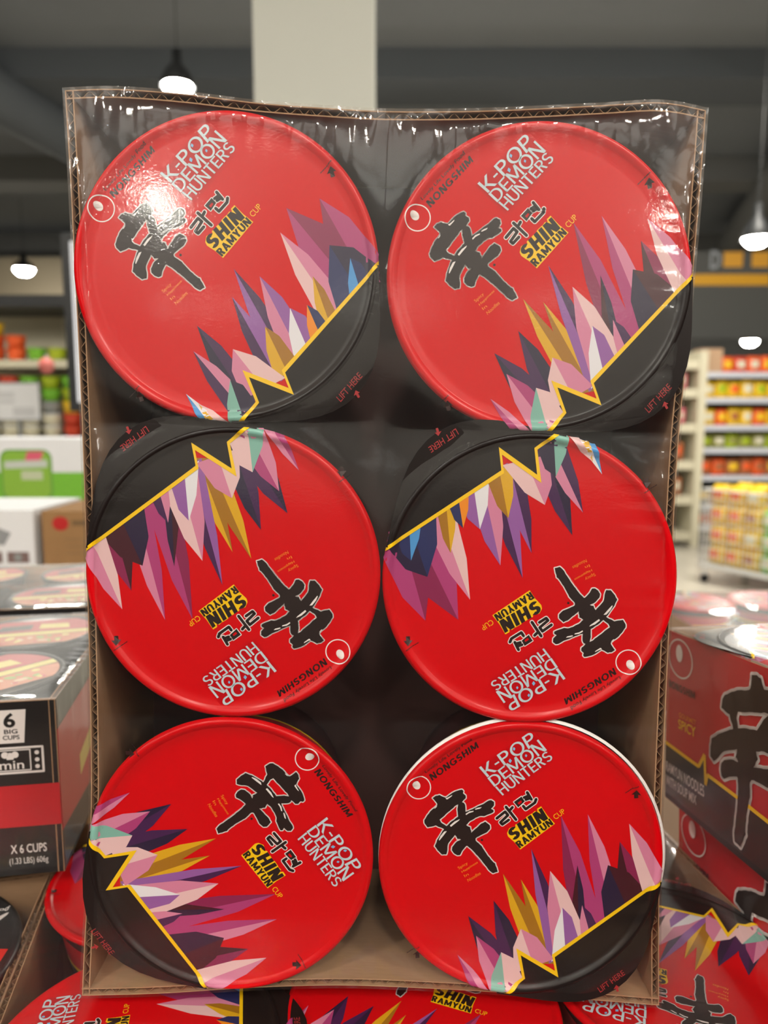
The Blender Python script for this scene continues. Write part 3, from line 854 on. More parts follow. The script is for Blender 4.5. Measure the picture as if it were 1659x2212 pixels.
# ================================================================== THE PACK LYING UNDER IT
a = math.radians(11.5)
ux, uy = math.cos(a), math.sin(a)
ZU = CAMZ-.3055
WU, HU, DU = .437, .297, .112
far_left = Vector((-.238, .523, 0))
cen = far_left+Vector((ux, uy, 0))*WU/2+Vector((uy, -ux, 0))*HU/2
UNDER = Matrix.Translation((cen.x, cen.y, ZU)) @ Matrix.Rotation(a, 4, 'Z')
EU = straight_edges(WU, HU, .002)
make_tray(UNDER, WU, HU, DU, EU, 'kraft tray lying flat beneath the standing pack, red cups facing up')
UC = [(-.1445, -.0725, 50.5, 'A', 'red cup lying face up at the lower left below the standing pack, washed with glare'),
      (0, -.0725, -71.5, 'B', 'red cup face up below the bottom edge of the standing pack, centre'),
      (.1445, -.0725, 108, 'B', 'red cup face up at the lower right, big black character cut by the frame'),
      (-.1445, .0725, 153, 'A', 'red cup face up behind the bottom left corner of the standing pack, white rim'),
      (.1445, .0725, 145, 'B', 'red cup peeking out behind the bottom right edge of the standing pack')]
for x, y, rot, var, lab in UC:
    c = place_cup(UNDER, x, y, rot, .0002, var, lab, 'red cups lying under the standing pack')
    if x > .1 and y < 0:
        for ch in kids(c):
            if ch.name.startswith('pull_tab'):
                short = make_tab(.16).build('pull_tab'); ch.data = short.data; bpy.data.objects.remove(short)
make_film(UNDER, WU, HU, DU, EU, [(c[0], c[1]) for c in UC], 'clear film over the flat pack below, pleated along its left edge', 150, 200, .0002, (.6, .6, 2.8, .6), 2)

# ================================================================== RED CARTONS ON THE RIGHT
e = Vector((.1346714, -.98759026, .08080284)); d = Vector((.01091753, -.08006189, -.9967301))
yv = -e; zv = -d; xv = yv.cross(zv)
WA, HA, DA = .437, .297, .1215
def face_art(mb, w, h):
    pr = Print(mb, lambda s, v, l: (-w-.00012-.00011*l, h-s, -v), flip=False)
    pl = lambda s, v: (s, v)
    # red field with black foot under a yellow zigzag
    zig = [(0, .0815), (.043, .0825), (.0497, .0720), (.0511, .0915), (.0532, .0840), (.0804, .0848), (.1134, .0866), (.297, .0880)]
    pr.poly(zig+[(.297, .1212), (0, .1212)], BOX_BLACK, 1)
    for p, q in zip(zig, zig[1:]): pr.poly(stroke_polys([p, q], .0026)[0], M_YELLOW, 2)
    pr.ring((.0190, .0168), .0150, .0130, .0010, M_WHITE, 1)
    pr.poly(disc_poly((.0177, .0134), .0042, .0060, 28), M_WHITE, 1)
    pr.block('NONGSHIM', [(.0038, .0405), (.0376, .0395), (.0376, .0345), (.0037, .0350)], BOX_DARKRED, 1, .22)
    pr.text('GOURMET', [(.0179, .0579), (.0391, .0563), (.0390, .0530), (.0179, .0541)], M_ORANGE, 1, .01)
    pr.text('SPICY', [(.0173, .0656), (.0388, .0649), (.0387, .0577), (.0172, .0592)], M_YELLOW, 1, .01)
    pr.text('RAMYUN NOODLES', [(-.0165+.018, .1016), (.0497, .1003), (.0496, .0925), (.0015, .0945)], M_WHITE, 2, .01)
    pr.text('WITH SOUP MIX', [(.0015, .1115), (.0407, .1095), (.0406, .1030), (.0015, .1044)], M_WHITE, 2, .01)
    # brushed character, upright here
    k = 6.2e-5
    def fn(x, y):
        return (4.519447e-05*x-4.652914e-05*y+.09966841, 2.428187e-05*x+5.664342e-05*y-.01848487)
    print_xin(pr, fn, k, 1.6, M_INK, M_WHITE, 60, False)

def red_carton(corner, labels, lids=True, seed=3):
    fr = Matrix((xv, yv, zv)).transposed().to_4x4()
    c = corner + xv*WA/2 - yv*HA/2
    fr = Matrix.Translation(c) @ fr
    E = straight_edges(WA, HA, .0005)
    make_tray(fr, WA, HA, DA, E, labels[0], BOX_RED, 'red printed noodle cartons stacked at the right', {'left': face_art}, flute=False)
    if lids:
        cs = [(-.1445, .0725, 200, 'A', labels[2]), (-.1445, -.0725, 30, 'B', labels[3]), (0, .0725, 100, 'B', labels[4])]
        for x, y, rot, var, lab in cs: place_cup(fr, x, y, rot, .0002, var, lab, 'red cups on the right carton')
        make_film(fr, WA, HA, DA, E, [(x, y) for x, y, *_ in cs], labels[1], 90, 80, .0002, (.4, .6, .8, .4), seed)
    return fr
F0 = Vector((.2005, .510, CAMZ-.149))
red_carton(F0, ['upper red printed noodle carton at the right with a big black character', 'clear film stretched over the upper red carton', 'red cup on top of the upper red carton, at its far corner', 'red cup on the upper red carton, toward the camera', 'red cup on the upper red carton, away from the printed side'])
red_carton(F0 + d*.1235 + Vector((.010, 0, 0)), ['lower red printed noodle carton under the upper one at the right'], lids=False)

# a further pack beyond the right cartons
FARR = Matrix.Translation((.72, 1.30, CAMZ-.345)) @ Matrix.Rotation(math.radians(4), 4, 'Z')
ER = straight_edges(WU, HU, .002)
make_tray(FARR, WU, HU, DU, ER, 'kraft tray with a pink-red lid beyond the red cartons, near the floor aisle', flute=False)
for x, y, rot, lab in ((-.13, .0725, 170, 'blurred red cup lid just above the upper red carton, nearest the tray corner'), (.015, .0725, 40, 'blurred red cup lid beyond the upper red carton, second along')):
    place_cup(FARR, x, y, rot, .0002, 'B', lab, 'red cups in the far right tray')
make_film(FARR, WU, HU, DU, ER, [(-.13, .0725), (.015, .0725)], 'clear film over the far right tray', 50, 40, .0002, (.5, .5, .5, .5), 6)

# ================================================================== BLACK CARTONS ON THE LEFT
RS = .0495
M_SPICE = mat('noodle_orange', (206, 110, 50), 0.4)
M_GREENBIT = mat('herb_green', (140, 170, 60), 0.4)
M_LEMON = mat('label_lemon', (232, 214, 110), 0.4)
def small_cup():
    root = empty('black_noodle_cup', Matrix())
    s = RS/R
    mb = MB(); mb.lathe([(.6*RS, -.09), (.7*RS, -.09), (.93*RS, -.008), (.955*RS, -.0022), (.9*RS, -.002)], BOX_BLACK, 40, cap0=True); mb.build('cup_wall', root)
    mb = MB()
    mb.lathe([(.97*RS, -.0022), (RS, -.001), (RS, 0), (.975*RS, .0012), (.94*RS, .0008), (.92*RS, 0), (.5*RS, 0), (1e-5, 0)], BOX_BLACK, 64)
    pr = Print(mb, lambda x, y, l: (x, y, .00012*l+.0001))
    def seg(y0, y1, m, l, r=.91*RS, n=24):
        a0 = math.asin(y0/r); a1 = math.asin(y1/r)
        pts = [(r*math.cos(a0+(a1-a0)*k/n), r*math.sin(a0+(a1-a0)*k/n)) for k in range(n+1)]
        pr.poly(pts+[(-x, y) for x, y in reversed(pts)], m, l)
    seg(.000, .035, BOX_RED, 1); seg(-.010, -.001, M_LEMON, 1); seg(-.036, -.011, M_SPICE, 1)
    pr.poly([(-.030, .004), (-.004, .007), (-.004, .022), (-.028, .020)], BOX_BLACK, 2)
    pr.poly([(.002, .008), (.026, .006), (.024, .020), (.002, .022)], M_LEMON, 2)
    r_ = random.Random(5)
    for k in range(16):
        x = r_.uniform(-.026, .026); y = r_.uniform(-.031, -.014)
        pr.poly(disc_poly((x, y), r_.uniform(.002, .005), r_.uniform(.0015, .003), 10, r_.uniform(0, 3)), [M_GREENBIT, BOX_RED, M_LEMON, M_BLUSH_][k % 4], 2+.05*k)
    mb.build('lid', root)
    return root
M_BLUSH_ = mat('noodle_cream', (226, 190, 150), 0.4)

WB, HB, DB = .345, .213, .116
rb = math.radians(9)
def black_front(mb, w, h):
    # y = -h side: u measured from the right end, v down from the top
    pr = Print(mb, lambda u, v, l: (w-u, -h-.00012-.00011*l, -v), flip=True)
    pr.poly([(0, .055), (.345, .055), (.345, .083), (0, .083)], BOX_RED, 1)
    pr.poly([(.0175, .0050), (.0365, .0050), (.0345, .0268), (.0195, .0268)], M_WHITE, 1)
    pr.text('6', [(.0310, .0165), (.0240, .0165), (.0240, .0068), (.0310, .0068)], BOX_BLACK, 2, .03)
    pr.text('BIG', [(.0310, .0205), (.0230, .0205), (.0230, .0176), (.0310, .0176)], BOX_BLACK, 2, .02)
    pr.text('CUPS', [(.0320, .0244), (.0220, .0244), (.0220, .0215), (.0320, .0215)], BOX_BLACK, 2, .02)
    oven = [(.0090, .0300), (.0500, .0300), (.0500, .0465), (.0090, .0465)]
    pr.strokes(oven, .0014, M_WHITE, 1, True)
    pr.strokes([(.0165, .0315), (.0485, .0315), (.0485, .0450), (.0165, .0450)], .0007, M_WHITE, 1, True)
    for v in (.0338, .0385, .0430): pr.poly(disc_poly((.0125, v), .0014, n=16), M_WHITE, 1)
    pr.text('3', [(.0420, .0440), (.0365, .0440), (.0365, .0345), (.0420, .0345)], M_WHITE, 1, .02)
    pr.text('min', [(.0350, .0440), (.0205, .0440), (.0205, .0385), (.0350, .0385)], M_WHITE, 1, .01)
    for q in [(.0285, .0352), (.0255, .0345), (.0315, .0345)]: pr.poly(disc_poly(q, .0022, n=14), M_WHITE, 1)
    pr.poly([(.0310, .0350), (.0260, .0350), (.0265, .0376), (.0305, .0376)], M_WHITE, 1.2)
    pr.text('X 6 CUPS', [(.0318, .1010), (.0100, .1010), (.0100, .0950), (.0318, .0950)], M_WHITE, 1, .01)
    pr.text('(1.33 LBS) 606g', [(.0330, .1095), (.0095, .1095), (.0095, .1040), (.0330, .1040)], M_WHITE, 1, .0)

def black_side(mb, w, h):
    pr = Print(mb, lambda s, v, l: (w+.00012+.00011*l, -h+s, -v), flip=False)
    pr.poly([(0, .020), (HB, .012), (HB, .100), (0, .088)], BOX_RED, 1)
    pr.poly([(.05, .060), (.15, .040), (.15, .052), (.05, .075)], M_LEMON, 2)

SC = None
def black_carton(right_front, lab, seed):
    global SC
    X = Vector((math.cos(rb), math.sin(rb), 0)); Y = Vector((-math.sin(rb), math.cos(rb), 0))
    c = right_front - X*WB/2 + Y*HB/2
    fr = Matrix.Translation(c) @ Matrix.Rotation(rb, 4, 'Z')
    E = straight_edges(WB, HB, .0005)
    make_tray(fr, WB, HB, DB, E, lab[0], BOX_BLACK, 'black noodle cartons stacked at the left', {'bottom': black_front, 'right': black_side}, flute=False)
    cs = []
    for i in range(3):
        for j in range(2):
            x = .115-.115*i; y = -.0525+.105*j
            if SC is None: SC = o = small_cup()
            else: o = copy_tree(SC)
            o.matrix_world = fr @ Matrix.Translation((x, y, .0002)) @ Matrix.Rotation(math.radians(8+17*((i*2+j+seed) % 3)), 4, 'Z')
            cs.append((x, y))
            tag(o, lab[2] + [' at its near right corner', ' at its far right corner', ' in the middle near side', ' in the middle far side', ' at its near left corner', ' at its far left corner'][i*2+j], 'noodle cup', 'black cups in the left cartons')
    make_film(fr, WB, HB, DB, E, cs, lab[1], 110, 80, .0002, (2.2, 2.2, 2.5, 2.5), seed, cup_r=RS)
    return fr
RF = Vector((-.2075, .447, CAMZ-.1765))
black_carton(RF, ['black noodle carton at the left marked six big cups', 'loose shiny clear film over the marked black carton', 'black cup with orange noodles on the marked left carton'], 11)
black_carton(RF + Vector((-.045, .225, .002)), ['second black noodle carton behind the marked one at the left', 'clear film over the second black carton, reflecting a lamp', 'black cup in the second left carton'], 12)

# kraft cartons that carry the stacks, and the trading table under everything
TABLE_Z = CAMZ-.4185
def carton(lo, hi, m, label, group=None, yaw=0):
    c = Vector(((lo[0]+hi[0])/2, (lo[1]+hi[1])/2, lo[2]))
    t = empty('cardboard_carton', Matrix.Translation(c) @ Matrix.Rotation(yaw, 4, 'Z'), label, 'carton', group)
    sx, sy, sz = (hi[0]-lo[0])/2, (hi[1]-lo[1])/2, hi[2]-lo[2]
    mb = MB(); mb.box((-sx, -sy, 0), (sx, sy, sz-.004), m); mb.build('carton_body', t)
    for s in (-1, 1):
        mb = MB(); mb.box((-sx, min(0, s*sy)+(.0008 if s > 0 else 0), sz-.004), (sx, max(0, s*sy)-(.0008 if s < 0 else 0), sz), m); mb.build('top_flap', t)
    return t
carton((-.64, .475, TABLE_Z), (-.262, .93, CAMZ-.2945), KRAFT_DARK, 'plain kraft carton carrying the black cartons')
carton((.235, .24, TABLE_Z), (.66, .50, CAMZ-.4012), KRAFT_DARK, 'flat kraft carton pad under the red cartons at the right')

# lower left tray with black lids
M_EMBER = mat('label_red', (222, 40, 30), 0.4)
LB = Matrix.Translation((-.389, .281, CAMZ-.3055)) @ Matrix.Rotation(math.radians(11.5), 4, 'Z')
WL, HL = .40, .297
EL = straight_edges(WL, HL, .002)
make_tray(LB, WL, HL, DU, EL, 'kraft tray of black cups lying at the lower left edge')
def premium_cup(label):
    root = empty('black_noodle_cup', Matrix(), label, 'noodle cup')
    make_body().build('cup_wall', root)
    mb = MB()
    pts = [(max(t*R, 1e-5), prof(t*R)) for t in (0, .5, .925, .945, .965, .985, 1.0)] + [(R, -.001), (.975*R, -.0026)]
    mb.lathe(list(reversed(pts)), BOX_BLACK, 96)
    pr = Print(mb, lid_place)
    pr.text('Lovely Life Lovely Food', [(-.012, .0520), (.047, .0470), (.0475, .0510), (-.012, .0560)], M_WHITE, 1, .005)
    pr.block('NONGSHIM', [(-.015, .0400), (.046, .0385), (.049, .0460), (-.012, .0480)], M_WHITE, 1, .24)
    pr.text('Premium', [(-.006, .0200), (.052, .0190), (.055, .0290), (-.003, .0300)], M_YELLOW, 1, .03)
    drape(pr, [(-.06, .0150), (.064, .0150), (.066, -.0250), (-.06, -.0300)], M_EMBER, 1)
    pr.text('ry', [(.034, -.0190), (.0605, -.0190), (.0605, .0090), (.034, .0090)], M_YELLOW, 2, .07)
    pr.text('ry', [(.0355, -.0175), (.0590, -.0175), (.0590, .0075), (.0355, .0075)], BOX_BLACK, 3, .02)
    mb.build('lid', root)
    return root
o = premium_cup('black cup lid with white and yellow lettering at the lower left edge')
o.matrix_world = LB @ Matrix.Translation((.1245, .0730, .0002)) @ Matrix.Rotation(math.radians(-11.5), 4, 'Z')
make_film(LB, WL, HL, DU, EL, [(.1245, .0730)], 'clear film over the lower left tray of black cups', 50, 40, .0002, (.3, .3, .3, .3), 9)

TABLE_M = mat('table_board', (150, 120, 90), 0.7)
t = empty('display_table', Matrix.Translation((0, .5, 0)), 'low trading table carrying the heap of noodle packs', 'table')
mb = MB(); mb.box((-1.0, -.42, TABLE_Z-.04), (.78, .5, TABLE_Z), TABLE_M); mb.build('table_top', t)
for x in (-.94, .72):
    for y in (-.36, .44):
        mb = MB(); mb.box((x-.03, y-.03, 0), (x+.03, y+.03, TABLE_Z-.04), TABLE_M); mb.build('leg', t)
t = empty('display_table', Matrix.Translation((.72, 1.3, 0)), 'small low table under the far right tray', 'table')
mb = MB(); mb.box((-.25, -.18, CAMZ-.345-DU-.03), (.25, .18, CAMZ-.345-DU-.0005), TABLE_M); mb.build('table_top', t)
for x in (-.22, .22):
    for y in (-.15, .15):
        mb = MB(); mb.box((x-.02, y-.02, 0), (x+.02, y+.02, CAMZ-.345-DU-.03), TABLE_M); mb.build('leg', t)

# unseen dark mat and shelf, added to darken what the film mirrors
BLOCKER_M = mat('blocker_dark', (40, 38, 38), 0.8, 0.2)
tag(box_obj('blocker_mat', (-1.6, -1.25, .0005), (1.6, .02, .012), BLOCKER_M), 'added unseen dark mat below the camera, keeps the bright floor out of the film', 'mat')
t = empty('shelf_unit', Matrix.Translation((0, -1.75, 0)), 'added unseen dark shelf behind the camera, darkens the film reflection', 'shelf')
mb = MB(); mb.box((-2.6, -.03, 0), (2.6, 0, 1.32), BLOCKER_M); mb.build('back_panel', t)
for z in (.1, .5, .9, 1.29):
    mb = MB(); mb.box((-2.6, .001, z), (2.6, .4, z+.03), BLOCKER_M); mb.build('shelf_board', t)
for x in (-2.6, 2.56):
    mb = MB(); mb.box((x, -.03, 0), (x+.04, .4, 1.33), BLOCKER_M); mb.build('upright', t)

# ================================================================== LEFT BACKGROUND
P_GREEN = mat('pack_green', (120, 190, 50), 0.4); P_LIME = mat('pack_lime', (170, 190, 30), 0.4); P_ORG = mat('pack_orange', (240, 96, 40), 0.4)
P_CREAM = mat('pack_cream', (226, 220, 196), 0.45); P_REDP = mat('pack_red', (214, 70, 44), 0.4); P_PNK = mat('pack_pink', (226, 96, 120), 0.4)
P_YEL = mat('pack_yellow', (240, 196, 40), 0.4); P_OLIVE = mat('pack_olive', (150, 150, 80), 0.45); P_BRN = mat('pack_brown', (170, 100, 60), 0.45); P_GRY = mat('pack_grey', (150, 152, 150), 0.45)
SHELF_M = mat('shelf_cream', (218, 210, 184), 0.5); SHELF_D = mat('shelf_dark', (74, 68, 66), 0.7); RAIL_M = mat('price_rail', (210, 212, 222), 0.25, 0.6)
SIGN_W = mat('sign_white', (236, 236, 238), 0.5); FRAME_B = mat('frame_black', (22, 22, 24), 0.4)

TABLE2_Z = CAMZ-.296
t = empty('display_table', Matrix.Translation((-1.35, 1.75, 0)), 'second trading table behind the black cartons at the left', 'table')
mb = MB(); mb.box((-.75, -.5, TABLE2_Z-.04), (.75, .52, TABLE2_Z), TABLE_M); mb.build('table_top', t)
for x in (-.7, .7):
    for y in (-.45, .47):
        mb = MB(); mb.box((x-.03, y-.03, 0), (x+.03, y+.03, TABLE2_Z-.04), TABLE_M); mb.build('leg', t)

def marked_carton(name, lo, hi, m, label, art_fn=None):
    t = empty(name, Matrix.Translation(((lo[0]+hi[0])/2, lo[1], lo[2])), label, 'carton')
    sx, sy, sz = (hi[0]-lo[0])/2, hi[1]-lo[1], hi[2]-lo[2]
    mb = MB(); mb.box((-sx, 0, 0), (sx, sy, sz), m)
    if art_fn: art_fn(Print(mb, lambda x, z, l: (x-sx, -.0004-.0003*l, z)), 2*sx, sz)
    mb.build('carton_body', t)
    mb = MB(); mb.box((-sx, 0, sz), (sx, sy/2-.001, sz+.003), m); mb.build('top_flap', t)
    mb = MB(); mb.box((-sx, sy/2+.001, sz), (sx, sy, sz+.003), m); mb.build('top_flap', t)
    return t
def kraft_art(pr, w, h):
    pr.poly(disc_poly((.037, h*.80), .016, .014, 24), mat('mark_red', (190, 30, 30), 0.5), 1)
    pr.poly([(.060, h*.76), (.115, h*.76), (.115, h*.86), (.060, h*.86)], mat('mark_brown', (120, 92, 58), 0.6), 1)
    for k in range(3): pr.poly([(.045, h*(.5-.13*k)), (.11, h*(.5-.13*k)), (.11, h*(.52-.13*k)), (.045, h*(.52-.13*k))], mat('mark_faint', (140, 108, 70), 0.6), 1)
marked_carton('cardboard_carton', (-.678, 1.45, TABLE2_Z), (-.40, 1.68, TABLE2_Z+.109), KRAFT_DARK, 'brown kraft carton with a red round mark, left of the standing pack', kraft_art)
def white_art(pr, w, h):
    g = mat('mark_grey', (150, 152, 154), 0.6); b = mat('mark_umber', (128, 104, 100), 0.6)
    pr.poly([(w-.15, .062), (w-.11, .058), (w-.085, .075), (w-.12, .085)], g, 1); pr.poly([(w-.09, .05), (w-.06, .045), (w-.045, .07), (w-.07, .08)], g, 1.2)
    pr.poly([(w-.30, .04), (w-.20, .045), (w-.19, .075), (w-.28, .08)], g, 1)
    pr.poly([(w-.16, .010), (w-.065, .010), (w-.065, .032), (w-.16, .032)], b, 1); pr.poly([(w-.055, .010), (w-.012, .010), (w-.012, .032), (w-.055, .032)], b, 1)
    pr.poly([(w-.15, .015), (w-.075, .015), (w-.075, .027), (w-.15, .027)], P_GRY, 2); pr.poly(disc_poly((w-.034, .021), .008, n=16), P_GRY, 2)
marked_carton('white_carton', (-1.20, 1.44, TABLE2_Z), (-.690, 1.67, TABLE2_Z+.112), SIGN_W, 'white printed carton beside the brown kraft carton at the left', white_art)
def green_art(pr, w, h):
    pr.poly([(0, .058), (w, .058), (w, .148), (0, .148)], P_GREEN, 1)
    def rr(x0, y0, x1, y1, r):
        out = []
        for cx, cy, a0 in ((x1-r, y1-r, 0), (x0+r, y1-r, 90), (x0+r, y0+r, 180), (x1-r, y0+r, 270)):
            out += [(cx+r*math.cos(math.radians(a0+15*k)), cy+r*math.sin(math.radians(a0+15*k))) for k in range(7)]
        return out
    G2 = mat('logo_green', (140, 186, 60), 0.4); G3 = mat('logo_rim', (104, 158, 60), 0.4)
    x0 = .262
    pr.poly(rr(x0, .072, x0+.140, .210, .025), G3, 2); pr.poly(rr(x0+.006, .078, x0+.134, .204, .022), G2, 3)
    pr.poly([(x0+.075, .204), (x0+.120, .204), (x0+.110, .180), (x0+.068, .180)], P_PNK, 4)
    pr.poly([(x0+.012, .158), (x0+.128, .162), (x0+.128, .182), (x0+.012, .178)], mat('logo_band', (200, 206, 196), 0.5), 5)
    pr.poly([(x0+.056, .128), (x0+.114, .128), (x0+.114, .152), (x0+.056, .152)], mat('logo_panel', (196, 204, 170), 0.5), 5)
    pr.poly([(x0-.12, .098), (x0-.030, .098), (x0-.030, .140), (x0-.12, .140)], G3, 2)
marked_carton('green_carton', (-1.30, 2.0, TABLE2_Z), (-.70, 2.24, TABLE2_Z+.236), SIGN_W, 'white and green carton with a rounded green square, left of the standing pack', green_art)

# shelf of noodle tubs behind
SX, SY = -3.1, 4.0
t = empty('shelf_unit', Matrix.Translation((SX, SY, 0)), 'cream shelf unit with green, orange and cream tubs at the left', 'shelf')
mb = MB(); mb.box((-1.1, .42, 0), (1.55, .46, 1.98), SHELF_M); mb.build('back_panel', t)
for z in (.25, .80, 1.285, 1.70): 
    mb = MB(); mb.box((-1.1, 0, z-.03), (1.55, .42, z), SHELF_M); s = mb.build('shelf_board', t)
    mb = MB(); mb.box((-1.1, -.012, z-.038), (1.55, -.001, z+.002), SHELF_M); mb.build('price_rail', s)
for x in (-1.1, 1.5):
    mb = MB(); mb.box((x, .0, 0), (x+.05, .46, 1.98), SHELF_M); mb.build('upright', t)
mb = MB(); mb.box((-1.1, .0, 1.98), (1.55, .46, 2.04), FRAME_B); mb.build('top_cap', t)
struct(box_obj('trim_8', (-13.9, 15.2, 3.75), (-4.5, 15.9, 4.55), mat('bulkhead_taupe', (150, 138, 116), 0.7)))
TUBS = {}
def tub(m, x, y, z, label, r=.052, h=.066):
    if m.name not in TUBS:
        root = empty('noodle_tub', Matrix())
        mb = MB(); mb.lathe([(r*.74, 0), (r*.78, 0), (r*.95, h*.92)], m, 24, cap0=True); mb.build('tub_wall', root)
        mb = MB(); mb.lathe([(r*.9, h*.88), (r, h*.90), (r, h*.985), (r*.9, h), (1e-4, h)], m if m is not P_CREAM else SIGN_W, 24); mb.build('lid', root)
        TUBS[m.name] = root
    else: root = copy_tree(TUBS[m.name])
    root.location = (x, y, z)
    return tag(root, label, 'noodle tub', 'tubs on the left shelf')
COLS = [(-2.26, [P_CREAM, P_CREAM, P_CREAM, P_PNK, P_REDP], 'far left'), (-2.145, [P_CREAM, P_CREAM, P_CREAM, P_CREAM, P_PNK], 'stack under the orange tubs'), (-2.035, [P_CREAM, P_CREAM, P_CREAM, P_CREAM, P_REDP], 'at the picture edge'),
        (-1.925, [P_CREAM, P_CREAM, P_CREAM, P_GREEN, P_GREEN], 'behind the white sign, left'), (-1.81, [P_CREAM, P_CREAM, P_GRY, P_GREEN, P_LIME], 'behind the white sign, right'), (-1.70, [P_REDP, P_REDP, P_YEL, P_LIME, P_GREEN], 'beside the black-framed screen'), (-1.59, [P_CREAM, P_CREAM, P_REDP], 'behind the black-framed screen')]
LEV = ['lowest', 'second', 'third', 'fourth', 'topmost']
CN = {P_CREAM.name: 'cream', P_PNK.name: 'pink', P_REDP.name: 'red', P_GREEN.name: 'green', P_LIME.name: 'lime', P_YEL.name: 'yellow', P_GRY.name: 'grey', P_ORG.name: 'orange'}
for x, cols, where in COLS:
    for k, m in enumerate(cols):
        tub(m, x, SY+.075, 1.287+.0665*k, '%s noodle tub, %s of the lower-shelf stack %s' % (CN[m.name], LEV[k], where))
for x, cols, where in [(-2.10, [P_ORG, P_ORG, P_YEL], 'at the left edge'), (-1.985, [P_ORG, P_ORG], 'next to the green tubs'), (-1.875, [P_GREEN], 'left of the lime one'), (-1.765, [P_LIME], 'nearest the screen')]:
    for k, m in enumerate(cols):
        tub(m, x, SY+.075, 1.702+.0665*k, '%s noodle tub, %s on the upper shelf %s' % (CN[m.name], LEV[k], where))
# white price sign and round red wobbler clipped to the shelf
t = empty('price_sign', Matrix.Translation((-1.66, 3.38, CAMZ+.07)), 'white price card in a thin grey frame before the tub shelf', 'sign')
mb = MB(); mb.box((-.100, 0, -.080), (.100, .004, .080), SIGN_W)
pr = Print(mb, lambda x, z, l: (x, -.0004*l, z))
for q in ((-.05, .03, .04, .012), (-.06, .00, .05, .008), (.03, -.045, .05, .02)): pr.poly([(q[0]-q[2], q[1]-q[3]), (q[0]+q[2], q[1]-q[3]), (q[0]+q[2], q[1]+q[3]), (q[0]-q[2], q[1]+q[3])], mat('sign_grey', (214, 214, 216), 0.5), 1)
mb.build('card', t)
mb = MB()
for a_, b_ in (((-.104, -.083), (.104, -.083)), ((.104, -.083), (.104, .083)), ((.104, .083), (-.104, .083)), ((-.104, .083), (-.104, -.083))):
    mb.tube((a_[0], 0, a_[1]), (b_[0], 0, b_[1]), .004, P_GRY, 6)
mb.build('frame', t)
mb = MB(); mb.tube((0, .008, -.083), (0, .008, -1.43), .008, P_GRY, 8); mb.lathe([(.09, -1.47), (.09, -1.455), (.01, -1.44)], P_GRY, 20, cap0=True); mb.build('stand', t)
mb = MB(); mb.lathe([(.001, 0), (.042, 0), (.042, .003), (.001, .003)], mat('wobbler_red', (216, 120, 112), 0.5), 24)
o = mb.build('shelf_wobbler'); o.matrix_world = Matrix.Translation((-1.79, 3.9879, CAMZ+.272)) @ Matrix.Rotation(math.radians(90), 4, 'X')
mb = MB(); mb.box((-.004, .03, .0), (.004, .06, .001), SIGN_W); mb.build('clip_strip', o)
tag(o, 'round pale red shelf wobbler above the white price card', 'shelf tag')
# black-framed screen standing in the aisle
t = empty('display_screen', Matrix.Translation((-.868, 2.5, 0)), 'tall black-framed lit screen standing half behind the left pack edge', 'screen')
mb = MB(); mb.box((-.185, 0, CAMZ+.02), (.185, .05, CAMZ+.595), FRAME_B); mb.build('frame', t)
SCREEN = mat('screen_glow', (226, 228, 240), 0.3, 0.3, noise_amt=.3, noise_scale=4, emit=.35)
mb = MB(); mb.box((-.155, -.003, CAMZ+.05), (.155, -.0005, CAMZ+.568), SCREEN); mb.build('screen_glass', t)
mb = MB(); mb.box((-.03, .01, .02), (.03, .04, CAMZ+.02), FRAME_B); mb.build('post', t)
mb = MB(); mb.box((-.2, -.12, 0), (.2, .16, .02), FRAME_B); mb.build('base_plate', t)

# ================================================================== RIGHT BACKGROUND
GX, GY = 3.30, 8.0
t = empty('shelf_unit', Matrix.Translation((GX, GY, 0)), 'long cream shelving unit with silver price rails across the right aisle', 'shelf')
mb = MB(); mb.box((.05, .50, 0), (2.2, .54, 2.0), SHELF_D); mb.build('back_panel', t)
LV = [.22, .45, .765, 1.06, 1.305, 1.595, 1.865]
for z in LV:
    mb = MB(); mb.box((.09, 0, z-.03), (2.2, .5, z), SHELF_M); s = mb.build('shelf_board', t)
    mb = MB(); mb.box((.12, -.02, z-.045), (2.2, -.001, z+.012), RAIL_M); mb.build('price_rail', s)
for x in (.05, 2.16):
    mb = MB(); mb.box((x, -.03, 0), (x+.085, .54, 2.1), SHELF_M); mb.build('upright', t)
mb = MB(); mb.box((.09, 0, 0), (2.2, .5, .15), SHELF_D); mb.build('plinth', t)
t2 = empty('end_shelf', Matrix.Translation((GX, GY, 0)), 'narrow cream end shelf with dark niches at the left of the shelving unit', 'shelf')
mb = MB(); mb.box((-.42, .46, 0), (.045, .5, 2.0), SHELF_D); mb.build('back_panel', t2)
for z in (.15, .55, .93, 1.33, 1.70, 2.0):
    mb = MB(); mb.box((-.42, -.02, z-.09), (.045, .46, z), SHELF_M); mb.build('shelf_board', t2)
mb = MB(); mb.box((-.45, -.02, 0), (-.42, .5, 2.0), SHELF_M); mb.build('upright', t2)

